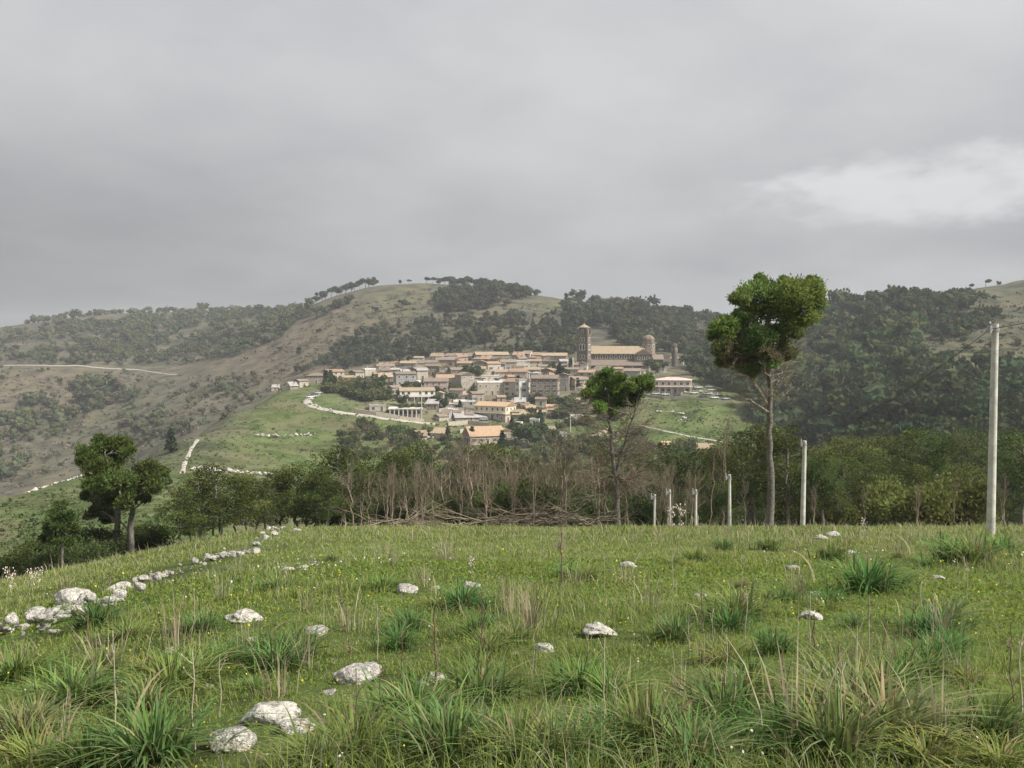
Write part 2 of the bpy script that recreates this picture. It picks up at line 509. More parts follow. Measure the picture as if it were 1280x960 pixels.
# ------------------------------------------------------------------ the ground sheet
def ground_colours():
    R = np.hypot(GX, GY); A = np.arctan2(GX, GY)
    n_a = fbm(GX / 9, GY / 9, 51, 4); n_b = fbm(GX / 60, GY / 60, 57, 4); n_c = fbm(GX / 2.2, GY / 2.2, 61, 3)
    C = np.empty(GX.shape + (3,))
    def lay(col, w):
        nonlocal C
        w = np.clip(w, 0, 1)[..., None]
        C = C * (1 - w) + np.array(col) * w
    C[:] = (0.095, 0.125, 0.038)                                   # meadow turf
    lay((0.17, 0.155, 0.075), smooth(0.05, 0.6, n_a + 0.6 * n_c) * 0.6)   # drier patches
    lay((0.078, 0.112, 0.034), smooth(85, 130, R))                  # saddle pasture
    lay((0.115, 0.112, 0.056), smooth(85, 130, R) * smooth(0.0, 0.5, n_a + n_b) * 0.8)
    far = smooth(560, 660, R)
    left = smooth(-0.08, -0.16, A)
    far_l = np.maximum(far, smooth(250, 420, R) * smooth(-0.26, -0.33, A))
    lay((0.085, 0.078, 0.058), far)                                 # dry hillsides
    lay((0.078, 0.074, 0.054), far_l)
    lay((0.080, 0.084, 0.050), far * smooth(-0.1, 0.5, n_b) * 0.8)
    lay((0.125, 0.104, 0.076), far * left * smooth(0.1, -0.4, n_b) * 0.6)
    lay((0.080, 0.084, 0.054), far * smooth(0.22, 0.30, A))
    # where the houses stand: trodden earth, stone, yards
    town = np.exp(-(((A - 0.0) / 0.17) ** 4)) * smooth(455, 490, R) * (1 - smooth(650, 690, R))
    lay((0.21, 0.185, 0.14), town * 0.75)
    def patch(px, py, wpx, spread, col, k):
        nonlocal C
        h = hit(px, py)
        if np.isnan(h[0]): return
        a0 = math.atan2(h[0], h[1]); r0 = math.log(math.hypot(h[0], h[1]))
        w = np.exp(-((A - a0) / (wpx / FPX)) ** 2 - ((np.log(R) - r0) / spread) ** 2)
        lay(np.array(col) * (0.58 if math.exp(r0) > 560 else 0.76), np.clip(w * k * (1 + 1.2 * n_a), 0, 1))
    G = (0.110, 0.150, 0.045)
    for a in [(370, 520, 40, 0.06, G, 1.1), (330, 560, 60, 0.07, G, 0.9), (400, 565, 60, 0.06, G, 0.9), (270, 575, 40, 0.06, (0.13, 0.15, 0.06), 0.8),
              (870, 520, 60, 0.07, G, 1.3), (830, 545, 60, 0.05, G, 1.2), (910, 535, 40, 0.06, G, 1.2), (100, 640, 90, 0.12, (0.10, 0.14, 0.045), 0.9),
              (360, 445, 90, 0.10, (0.185, 0.15, 0.11), 1.0), (440, 400, 60, 0.10, (0.185, 0.155, 0.11), 1.0), (500, 375, 50, 0.07, (0.15, 0.155, 0.085), 1.0), (690, 385, 24, 0.03, (0.15, 0.17, 0.08), 1.0),
              (60, 480, 90, 0.06, (0.19, 0.155, 0.11), 1.0), (1230, 430, 70, 0.10, (0.115, 0.12, 0.07), 1.0), (590, 415, 50, 0.05, (0.16, 0.16, 0.09), 0.8),
              (60, 438, 30, 0.03, (0.19, 0.16, 0.12), 0.8), (140, 393, 20, 0.02, (0.2, 0.17, 0.13), 0.8)]:
        patch(*a)
    return C

def build_ground():
    na, nr = GX.shape
    V = np.stack([GX, GY, GZ], -1)
    C = ground_colours()
    na1 = na - 1                                     # the last column repeats the first
    V = V[:na1]; C = C[:na1]
    i = np.arange(na1)[:, None]; j = np.arange(nr - 1)[None]
    a = i * nr + j; b = ((i + 1) % na1) * nr + j
    Q = np.stack(np.broadcast_arrays(a, b, b + 1, a + 1), -1).reshape(-1, 4)
    # inner disc
    c0 = na1 * nr
    Vf = np.concatenate([V.reshape(-1, 3), [[0, 0, 0.0]]]); Cf = np.concatenate([C.reshape(-1, 3), [[0.1, 0.12, 0.04]]])
    T = np.concatenate([Q[:, [0, 2, 1]], Q[:, [0, 3, 2]], np.stack([np.full(na1, c0), (i[:, 0] + 1) % na1 * nr, i[:, 0] * nr], -1)[:, [0, 2, 1]]])
    me = mesh("ground", Vf, T[:, [0, 2, 1]], M['ground'], Cf, smooth_=True)
    return ob("ground", me, kind="structure", label="grassy hill country with meadow, saddle and dry slopes")
build_ground()

def drape(name, pts_px, width, label, mat_, kind="structure", lift=0.12, subdiv=14):
    """A strip laid on the land along picture points (hit on the ground)."""
    P = np.array([hit(*p) for p in pts_px])
    t = np.linspace(0, len(P) - 1, (len(P) - 1) * subdiv + 1)
    x = np.interp(t, range(len(P)), P[:, 0]); y = np.interp(t, range(len(P)), P[:, 1])
    for _ in range(6):
        x[1:-1] = (x[:-2] + 2 * x[1:-1] + x[2:]) / 4; y[1:-1] = (y[:-2] + 2 * y[1:-1] + y[2:]) / 4
    d = np.stack([np.gradient(x), np.gradient(y)], -1); d /= np.linalg.norm(d, axis=1)[:, None] + 1e-9
    nx, ny = -d[:, 1], d[:, 0]
    w = width / 2 * (1 + 0.15 * np.sin(np.arange(len(x)) * 0.7))
    V = []
    for s in (-1, -0.33, 0.33, 1):
        X = x + nx * w * s; Y = y + ny * w * s
        V.append(np.stack([X, Y, TZ(X, Y) + lift - (0.5 if abs(s) == 1 else 0)], -1))
    V = np.stack(V, 1); k = len(x)
    T = []
    for i in range(k - 1):
        for s in range(3):
            a = i * 4 + s; T += [(a, a + 1, a + 5), (a, a + 5, a + 4)]
    me = mesh(name, V.reshape(-1, 3), T, mat_, smooth_=True)
    return ob(name, me, kind=kind, label=label)

drape("road", [(383, 503), (392, 509), (420, 515), (452, 519), (480, 524), (512, 527), (545, 531)], 5.0, "pale village road curving round the shoulder below the houses", M['road'], lift=0.3)
drape("road_bend", [(383, 503), (388, 497), (398, 492), (412, 488)], 5.5, "widening bend of the pale road at the edge of the village", M['road'], lift=0.3)
drape("footpath", [(247, 550), (238, 563), (231, 578), (227, 593)], 2.4, "pale gravel path running down the green saddle", M['road'], lift=0.2)
drape("terrace_track", [(0, 458), (60, 458), (120, 460), (180, 463), (222, 469)], 2.0, "thin pale track across the far dry hillside", M['road'], lift=0.6)
drape("field_track", [(800, 532), (840, 541), (880, 549), (925, 557)], 2.0, "pale track crossing the green field beside the village", M['road'], lift=0.25)

# ------------------------------------------------------------------ stones and rocks
def ico(sub):
    import bmesh
    b = bmesh.new(); bmesh.ops.create_icosphere(b, subdivisions=sub, radius=1)
    V = np.array([v.co[:] for v in b.verts]); T = np.array([[v.index for v in f.verts] for f in b.faces]); b.free()
    return V, T
def n3(V, s, seed):
    return (fbm(V[:, 0] * s + 3.1 * V[:, 2] * s, V[:, 1] * s - 2.3 * V[:, 2] * s, seed, 4) + fbm(V[:, 2] * s + 7 + V[:, 0], V[:, 0] * s - V[:, 1] * s, seed + 9, 4)) / 1.6
IV3, IT3 = ico(4)
IV2, IT2 = ico(3)
def rock_mesh(seed, fine):
    V, T = (IV3, IT3) if fine else (IV2, IT2)
    V = V * (1 + 0.34 * n3(V, 1.0, seed)[:, None] + 0.16 * n3(V, 2.6, seed + 5)[:, None])
    rng = np.random.default_rng(seed)
    for _ in range(7):                              # broken faces
        d = rng.normal(size=3); d /= np.linalg.norm(d); lim = rng.uniform(0.5, 0.85)
        k = V @ d; V = V - np.outer(np.maximum(k - lim, 0) * 0.85, d)
    V = V * (1 + 0.05 * n3(V, 7, seed + 3)[:, None])
    V[:, 2] *= 0.58
    return mesh("rock", V, T, M['rock'], smooth_=True)
ROCKS = [rock_mesh(100 + i, True) for i in range(7)]
STONES = [rock_mesh(140 + i, False) for i in range(6)]

CLEAR = []      # where stones lie the turf is short
ROCK_LIST = [   # picture position, half width px, label
    (333, 893, 38, "large rounded grey white boulder leaning over two flatter rocks in the grass"),
    (368, 908, 25, "grey rock wedged against the large rounded boulder"),
    (295, 925, 33, "low flat grey rock slab at the foot of the large rounded boulder"),
    (446, 845, 30, "pale humped rock behind dark strap leaved tufts beside dry stalks"),
    (548, 848, 13, "small pale rock at the foot of the tall brown stalk"),
    (527, 855, 9, "small pale stone half buried between humped rock and brown stalk"),
    (750, 789, 25, "cream wedge shaped rock lying alone in open yellow flowered turf"),
    (745, 890, 18, "pitted grey rock with a dark hollow among long strap leaves"),
    (678, 810, 13, "low pinkish rock in the turf amid yellow flowers"),
    (645, 817, 6, "tiny white stone in the yellow flowered turf"),
    (507, 738, 15, "flat topped pale rock in the middle of the meadow"),
    (592, 733, 12, "rounded pale rock next to a dark green tuft in mid meadow"),
    (543, 736, 8, "small sunken pale rock between the flat topped and the rounded rock"),
    (310, 771, 19, "long sloping pale rock on the meadow below the broken wall"),
    (287, 772, 9, "small low rock touching the long sloping pale rock"),
    (315, 801, 12, "peaked grey pink rock in the grass"),
    (398, 788, 16, "pale wedge shaped stone with a sloping back"),
    (212, 814, 8, "small pale stone sunk in the grass below the boulders"),
    (413, 866, 9, "small grey stone hidden in a dark grassy hollow"),
    (260, 858, 7, "small pinkish stone beside bright flowers"),
    (150, 916, 9, "small grey pink stone near a broad dark tuft"),
    (1013, 770, 15, "low grey rock beside the thin brown stalk"),
    (1018, 742, 7, "small pale stone among dry grass"),
    (993, 711, 9, "bright white flat stone in the upper meadow"),
    (874, 746, 9, "pale round stone next to a broad tuft"),
    (983, 903, 10, "small pinkish rock among pale dry stalks and strap leaves"),
    (785, 706, 11, "flat pale rock in long dry grass"),
    (1063, 690, 6, "small pale stone in the upper meadow beside thick tufts"),
    (1174, 722, 7, "small pale stone between large tufts in the upper meadow"),
    (1210, 713, 5, "tiny pale stone near the tufts by the tallest pole"),
    (507, 653, 5, "small white stone at the crest of the meadow"),
    (519, 654, 4, "white pebble like stone at the crest of the meadow"),
    (372, 663, 6, "small white stone at the meadow's crest just past the wall end"),
    (1040, 668, 8, "bright white block like stone on the skyline of the meadow by the slim pole"),
    (1027, 672, 8, "bright white low stone touching the block like stone on the meadow crest"),
    (358, 712, 10, "low pale rock in a short row of stones across the meadow"),
    (377, 710, 8, "knobbly pale rock in a short row of stones across the meadow"),
    (394, 707, 6, "end stone of a short row of stones across the meadow"),
    (90, 750, 20, "massive pale boulder, tallest of the heap on the broken wall"),
    (73, 772, 17, "broad pale boulder in front of the tallest boulder of the heap"),
    (45, 766, 13, "upright pale boulder at the low end of the heap"),
    (112, 748, 12, "grey boulder behind the tallest boulder of the heap"),
    (66, 790, 8, "small pale stone below the boulder heap"),
    (3, 790, 12, "pale boulder beside the upright one of the heap, half cut by grass"),
    (151, 735, 15, "angular white boulder standing between the heap and the broken wall"),
    (130, 752, 8, "small stone between the boulder heap and the angular boulder"),
]
for k, (px, py, hw, lab) in enumerate(ROCK_LIST):
    h = hit(px, py + hw * 0.25)
    d = math.hypot(h[0], h[1])
    s = hw / FPX * d * 1.08
    rng = np.random.default_rng(300 + k)
    CLEAR.append((h[0], h[1] - s * 1.3, s * 2.2))
    ob("rock", ROCKS[k % 7], loc=(h[0], h[1], h[2] + s * 0.22), sc=(s, s * rng.uniform(0.65, 0.95), s * rng.uniform(0.7, 0.95) * (1.2 if hw in (20, 13) else 0.95)),
       rot=(rng.uniform(-0.15, 0.15), rng.uniform(-0.2, 0.2), rng.uniform(-0.6, 0.6)), label=lab, cat="rock", group="rocks lying in the meadow")

def stone_wall(pts, n, size, spread, label, heapz=0.25, rows=1, jitter=1.0):
    """A tumbled dry-stone wall: every stone a piece of its own."""
    P = np.array([hit(*p) for p in pts])
    seg = np.r_[0, np.cumsum(np.linalg.norm(np.diff(P[:, :2], axis=0), axis=1))]
    root = ob("dry_stone_wall", None, loc=P[0], label=label, cat="stone wall", group="tumbled stone walls", kind="thing")
    rng = np.random.default_rng(int(P[0][1] * 10))
    for i in range(n):
        s = seg[-1] * (i + rng.uniform(0, 0.9)) / n
        x = np.interp(s, seg, P[:, 0]) + rng.normal() * spread; y = np.interp(s, seg, P[:, 1]) + rng.normal() * spread
        sz = size * (0.4 + 1.25 * rng.uniform(0, 1) ** 2.2) * jitter
        if y < 70 and i % 3 == 0: CLEAR.append((x, y - 0.5, 0.9))
        z = float(TZ(x, y)) + sz * 0.3 + rng.uniform(0, heapz)
        ob("stone", STONES[rng.integers(6)], root, (x - P[0][0], y - P[0][1], z - P[0][2]), sc=(sz * rng.uniform(0.8, 1.3), sz * rng.uniform(0.7, 1), sz * rng.uniform(0.8, 1.3)),
           rot=tuple(rng.uniform(-0.5, 0.5, 2)) + (rng.uniform(0, 6.3),))
    return root
stone_wall([(352, 657), (343, 668), (328, 680), (312, 688), (300, 692)], 135, 0.115, 0.34, "tumbled white stone wall running down from the crest of the meadow", 0.16)
stone_wall([(300, 692), (280, 697), (262, 701), (243, 705)], 66, 0.085, 0.36, "lower broken stretch of stone wall half sunk in dry grass", 0.05)
stone_wall([(215, 718), (198, 723), (180, 728)], 36, 0.08, 0.32, "short scatter of wall stones between the broken stretch and the angular boulder", 0.1)
stone_wall([(28, 785), (50, 788), (80, 782), (105, 768), (128, 757)], 70, 0.095, 0.30, "small rubble lying between the boulders of the heap", 0.2)
stone_wall([(240, 588), (260, 590), (285, 591), (310, 593), (340, 596)], 60, 0.75, 0.6, "pale field wall along the foot of the saddle pasture", 0.7)
stone_wall([(322, 546), (345, 546), (370, 545), (392, 544)], 46, 0.65, 0.6, "pale straight field wall across the upper saddle pasture", 0.6)
stone_wall([(385, 505), (420, 518), (455, 523)], 44, 0.6, 0.6, "low pale wall under the village road", 0.8)
stone_wall([(815, 515), (835, 516), (855, 519)], 26, 0.7, 0.6, "short white wall across the green field by the village", 0.4)
stone_wall([(845, 527), (857, 523)], 10, 0.9, 0.6, "small white wall corner in the green field by the village", 0.4)
stone_wall([(120, 590), (105, 595), (85, 601), (60, 608), (30, 617)], 70, 0.4, 0.4, "thin wall along the brow of the saddle ridge", 0.3)
stone_wall([(1012, 566), (1030, 569), (1052, 573)], 30, 0.9, 0.5, "pale wall by the pink roofed hut among the pines", 0.6)
stone_wall([(520, 552), (535, 546), (552, 546), (566, 551)], 44, 1.2, 1.6, "heap of white walling stones in a garden below the village", 1.6)
stone_wall([(850, 495), (870, 490), (890, 494)], 18, 0.7, 1.0, "white stones along the edge of the village car park", 0.3)

# ------------------------------------------------------------------ trees
def unit(v): return v / (np.linalg.norm(v, axis=-1, keepdims=True) + 1e-9)

def leaves(P, D, size, width, rng):
    """Diamond leaf sprays at P along D -> V, T (2 triangles each)."""
    n = len(P)
    size = np.broadcast_to(size, (n,)); width = np.broadcast_to(width, (n,))
    s = unit(np.cross(D, rng.normal(size=(n, 3))))
    a = P; b = P + D * (size * 0.5)[:, None] + s * width[:, None]; c = P + D * size[:, None]; d = P + D * (size * 0.5)[:, None] - s * width[:, None]
    V = np.stack([a, b, c, d], 1).reshape(-1, 3)
    i = np.arange(n)[:, None] * 4
    return V, np.concatenate([i + [0, 1, 2], i + [0, 2, 3]])

def clump_leaves(b, c, r, n, size, width, tint, rng, flat=0.75, up=0.5, m=0):
    """A clump of needle sprays round c with radii r (scalar or 3)."""
    d = unit(rng.normal(size=(n, 3)))
    rad = np.where(rng.uniform(size=n) < 0.16, rng.uniform(1.0, 1.42, n), rng.uniform(0.45, 1.0, n) ** 0.6)
    lump = 1 + 0.35 * vnoise(d[:, 0] * 2.2 + c[0] * 3, d[:, 1] * 2.2 + d[:, 2] * 2.9, int(abs(c[0] * 71 + c[2] * 13)) % 997)
    P = c + d * (rad * lump)[:, None] * r * np.array([1, 1, flat])
    D = unit(d * 0.9 + np.array([0, 0, up]) + rng.normal(size=(n, 3)) * 0.55)
    V, T = leaves(P - D * size * 0.4, D, size * rng.uniform(0.6, 1.25, n), width * rng.uniform(0.7, 1.3, n), rng)
    tone = np.repeat(rng.uniform(0.72, 1.28, n), 4)[:, None]
    yel = np.repeat(rng.uniform(0, 1, n) ** 6, 4)[:, None]
    col = np.array(tint) * tone * (1 - yel) + np.array([0.15, 0.14, 0.045]) * yel * 0.55 + np.array(tint) * tone * yel * 0.45
    b.add(V, T, m, col)

def bend_path(p0, p1, sag, wob, rng, n=6):
    t = np.linspace(0, 1, n)[:, None]
    p = p0 * (1 - t) + p1 * t
    L = np.linalg.norm(p1 - p0)
    p[:, 2] += (sag * L * (t[:, 0] * (1 - t[:, 0])) * 4)
    w = rng.normal(size=(n, 3)) * wob * L; w[0] = 0; w[-1] = 0
    return p + w

def bare_branch(b, p0, d, L, r, depth, rng, m=0, sides=4, spread=0.75, up=0.25, nsub=5):
    p1 = p0 + d * L
    n = max(3, 5 - (3 - depth))
    path = bend_path(p0, p1, rng.uniform(-0.06, 0.1), 0.05, rng, n)
    b.tube(path, np.linspace(r, r * 0.35, n), sides, m)
    if depth <= 0: return
    for k in range(nsub):
        t = rng.uniform(0.3, 1.0)
        q = p0 + (p1 - p0) * t
        dd = unit(d + unit(rng.normal(size=3)) * spread + np.array([0, 0, up]))
        if depth == 1:                               # the last twigs: thin three-sided spikes
            tip = q + dd * L * rng.uniform(0.4, 0.8)
            s = unit(np.cross(dd, rng.normal(size=3))) * r * 0.38; s2 = unit(np.cross(dd, s)) * r * 0.38
            b.add([q + s, q - s * 0.5 + s2, q - s * 0.5 - s2, tip], [(0, 1, 3), (1, 2, 3), (2, 0, 3)], m + 1)
        else:
            bare_branch(b, q, dd, L * rng.uniform(0.42, 0.68), r * 0.45, depth - 1, rng, m, 3, spread, up, nsub)

# --- kinds built once, at height 1 unit = 1 m, then copied
def make_bare(seed, H, lean, multi=1):
    rng = np.random.default_rng(seed)
    tr = MB(); br = MB()
    for s in range(multi):
        top = np.array([lean * 0.6 * H + rng.normal() * 0.06 * H, rng.normal() * 0.06 * H, H * rng.uniform(0.78, 0.95)])
        base = np.array([rng.normal() * 0.12 * (multi > 1), rng.normal() * 0.12 * (multi > 1), -0.4])
        path = bend_path(base, top, 0, 0.02, rng, 9)
        R = H * 0.0145 * rng.uniform(0.7, 1.25)
        tr.tube(path, np.linspace(R * 1.2, R * 0.25, 9), 6)
        nb = 24 if multi == 1 else 14
        for k in range(nb):
            t = rng.uniform(0.3, 1.0)
            i = min(int(t * 8), 7); q = path[i] + (path[i + 1] - path[i]) * (t * 8 - i)
            a = rng.uniform(0, 6.28)
            d = unit(np.array([math.cos(a), math.sin(a), rng.uniform(0.6, 1.7)]))
            bare_branch(br, q, d, H * rng.uniform(0.12, 0.27) * (1.15 - 0.5 * t), R * 0.18, 3 if t > 0.55 else 2, rng, 0, 3, 0.6, 0.3, 5)
    return tr.mesh("trunk", M['pale_bark'], smooth_=True), br.mesh("crown", [M['pale_bark'], M['twig']])

def make_pine(seed, H, crown_lo, W, nclump, lean=0.0, tint=(0.042, 0.070, 0.024), dens=150, shape='broad'):
    """Aleppo-like pine: bare lower trunk, lumpy crown, a few dead limbs."""
    rng = np.random.default_rng(seed)
    tr = MB(); cr = MB()
    top = np.array([lean * H, rng.normal() * 0.04 * H, H * 0.93])
    path = bend_path(np.array([0, 0, -0.5]), top, 0, 0.016, rng, 10)
    R = H * 0.016
    tr.tube(path, np.linspace(R * 1.3, R * 0.35, 10), 7)
    for k in range(nclump):
        t = crown_lo + (1 - crown_lo) * (k + rng.uniform(0, 1)) / nclump
        z = H * t
        f = (t - crown_lo) / (1 - crown_lo)
        if shape == 'broad': w = W * (0.55 + 0.6 * math.sin(math.pi * min(1, f * 0.85 + 0.1))) * (1 - 0.45 * f ** 3)
        elif shape == 'cone': w = W * (1.05 - f)
        else: w = W * (0.5 + 0.7 * f) * (1 - 0.5 * f ** 4)
        a = rng.uniform(0, 6.28); rad = w * rng.uniform(0.15, 1) ** 0.6
        ax = np.array([np.interp(z, path[:, 2], path[:, 0]), np.interp(z, path[:, 2], path[:, 1]), 0])
        c = np.array([ax[0] + rad * math.cos(a), ax[1] + rad * math.sin(a), z + rng.normal() * 0.02 * H])
        s = W * rng.uniform(0.30, 0.52) * (1 if shape != 'cone' else 0.55 + 0.6 * (1 - f))
        tt = np.array(tint) * 0.88 * rng.uniform(0.55, 1.5) * np.array([rng.uniform(0.95, 1.3), 1, rng.uniform(0.8, 1.1)])
        clump_leaves(cr, c, s, int(dens * 1.3), 0.045 * W + 0.10, 0.016 * W + 0.03, tt, rng)
        zb = max(z - rad * 0.5 - 0.2, H * 0.2)
        bx_ = np.array([np.interp(zb, path[:, 2], path[:, 0]), np.interp(zb, path[:, 2], path[:, 1]), zb])
        tr.tube(bend_path(bx_, c, 0.05, 0.03, rng, 4), np.linspace(R * 0.4, R * 0.12, 4), 4)
    for k in range(5):
        zb = H * rng.uniform(0.25, max(crown_lo, 0.3)); a = rng.uniform(0, 6.28)
        bx_ = np.array([np.interp(zb, path[:, 2], path[:, 0]), np.interp(zb, path[:, 2], path[:, 1]), zb])
        bare_branch(tr, bx_, unit(np.array([math.cos(a), math.sin(a), rng.uniform(-0.1, 0.5)])), W * rng.uniform(0.4, 0.9), R * 0.22, 2, rng, 0, 3)
    tr.M = [np.zeros_like(x) for x in tr.M]
    return tr.mesh("trunk", M['bark'], smooth_=True), cr.mesh("crown", M['needles'], True)

def plant(name, kinds, k, p, H, rz, label, cat, group, wide=1.0):
    tm, cm, h0 = kinds[k % len(kinds)]
    s = H / h0
    root = ob(name, None, loc=p, rz=rz, sc=(s * wide, s * wide, s), label=label, cat=cat, group=group)
    ob("trunk", tm, root); ob("crown", cm, root)
    return root

BARE = [make_bare(700 + i, 7.0, [-0.1, 0.05, 0.16, -0.2, 0.0, 0.1][i], [1, 1, 2, 1, 3, 2][i]) + (7.0,) for i in range(6)]
PINE = [make_pine(800, 8, 0.38, 1.7, 22, 0.03) + (8,), make_pine(801, 8, 0.30, 2.1, 26, -0.06, (0.046, 0.068, 0.022)) + (8,),
        make_pine(802, 8, 0.45, 1.5, 20, 0.08, (0.034, 0.060, 0.024)) + (8,), make_pine(803, 8, 0.22, 1.9, 28, 0.0, (0.052, 0.076, 0.024)) + (8,),
        make_pine(804, 8, 0.5, 1.9, 22, -0.02, (0.042, 0.072, 0.026), 150, 'umbrella') + (8,), make_pine(805, 8, 0.15, 1.8, 26, 0.02, (0.040, 0.062, 0.024)) + (8,)]

rng = np.random.default_rng(77)
# bare thicket along the crest
xs = np.arange(418, 892, 6.6)
for k, px in enumerate(xs):
    if 745 < px < 790 and k % 2: continue
    Y = rng.uniform(66, 92)
    px = px + rng.normal() * 3
    top = np.interp(px, [420, 500, 560, 640, 700, 760, 830, 880], [598, 584, 574, 566, 568, 564, 582, 594]) + rng.normal() * 10
    p = at(px, Y); H = max(zrow(top, Y) - p[2], 3.2)
    plant("bare_tree", BARE, k, p, H, rng.uniform(0, 6.28), "leafless grey brown tree in the thicket along the meadow crest", "tree", "bare trees of the crest thicket", 0.85)
for px, top, Y in [(905, 528, 72), (889, 560, 70), (838, 600, 64), (700, 545, 73), (665, 575, 64), (540, 560, 70), (520, 575, 68), (857, 600, 66), (640, 580, 62), (490, 585, 66)]:
    p = at(px, Y)
    plant("bare_tree", BARE, int(px), p, zrow(top, Y) - p[2], rng.uniform(0, 6.28), "pale slender bare tree standing proud of the crest thicket", "tree", "tall pale bare trees on the crest", 0.6)
# pines mixed into and behind the thicket
LABP = "dark green pine among the bare thicket along the meadow crest"
for k, (px, top, Y, wd) in enumerate([(222, 612, 58, 1.5), (246, 598, 60, 1.6), (275, 588, 62, 1.7), (292, 594, 64, 1.6), (318, 598, 66, 1.5), (335, 592, 70, 1.5), (368, 583, 72, 1.6), (392, 588, 72, 1.5),
        (430, 568, 76, 1.6), (408, 598, 70, 1.4), (452, 588, 80, 1.5), (262, 622, 62, 1.5), (305, 622, 68, 1.4), (350, 608, 74, 1.5), (482, 570, 84, 1.4), (235, 636, 62, 1.4), (380, 610, 80, 1.5), (330, 615, 80, 1.5)]):
    p = at(px, Y)
    plant("pine_tree", [PINE[3], PINE[5], PINE[1]], k, p, zrow(top, Y) - p[2], rng.uniform(0, 6.28), "dark pine in the row beside the tumbled wall's far end", "tree", "pines at the thicket's wall end", wd)
for k, px in enumerate(np.arange(445, 900, 15.5)):
    Y = rng.uniform(92, 128)
    top = np.interp(px, [440, 560, 640, 700, 800, 900], [582, 572, 580, 586, 582, 570]) + rng.normal() * 9
    p = at(px, Y)
    plant("pine_tree", PINE, k * 5 + 1, p, max(zrow(top, Y) - p[2], 4), rng.uniform(0, 6.28), "green pine standing behind the bare thicket", "tree", "pines behind the bare thicket", 1.15)
for k, px in enumerate(np.arange(884, 1330, 10.5)):
    Y = rng.uniform(70, 104)
    top = np.interp(px, [880, 930, 1000, 1060, 1120, 1180, 1240, 1330], [602, 582, 600, 608, 598, 588, 608, 600]) + rng.normal() * 25
    p = at(px, Y)
    plant("pine_tree", PINE, k * 7 + 2, p, max(zrow(top, Y) - p[2], 3.5), rng.uniform(0, 6.28), "bushy green pine in the belt behind the line of poles", "tree", "pines behind the poles", 1.25)
for k in range(110):
    px = rng.uniform(875, 1340); Y = rng.uniform(110, 230)
    top = np.interp(Y, [110, 160, 230], [590, 566, 540]) + rng.normal() * 13
    p = at(px, Y)
    plant("pine_tree", PINE, k * 3 + 1, p, np.clip(zrow(top, Y) - p[2], 6, 17), rng.uniform(0, 6.28), "tall pine on the lower wooded slope below the hill's pine wood", "tree", "pines on the lower wooded slope", 1.15)
for k, px in enumerate([1020, 1085, 1150, 1196, 1260, 935]):
    Y = rng.uniform(58, 68); p = at(px, Y)
    plant("bare_tree", BARE, k * 3 + 4, p, rng.uniform(2.2, 4.2), rng.uniform(0, 6.28), "small leafless sapling at the meadow edge in front of the pine belt", "sapling", "bare saplings along the meadow edge", 0.7)

# dark evergreen scrub standing among the bare stems
SCRUB = []
def scrub_late():
    rng = np.random.default_rng(88)
    for k, px in enumerate(np.arange(430, 900, 8.0)):
        Y = rng.uniform(74, 96); p = at(px + rng.normal() * 4, Y); w = rng.uniform(1.5, 2.6)
        ob("bush", BUSH[k % 3], loc=p, rz=k, sc=(w, w, w * rng.uniform(1.0, 1.7)), label="dark evergreen scrub between the bare stems of the crest thicket", cat="bush", group="scrub in the crest thicket")

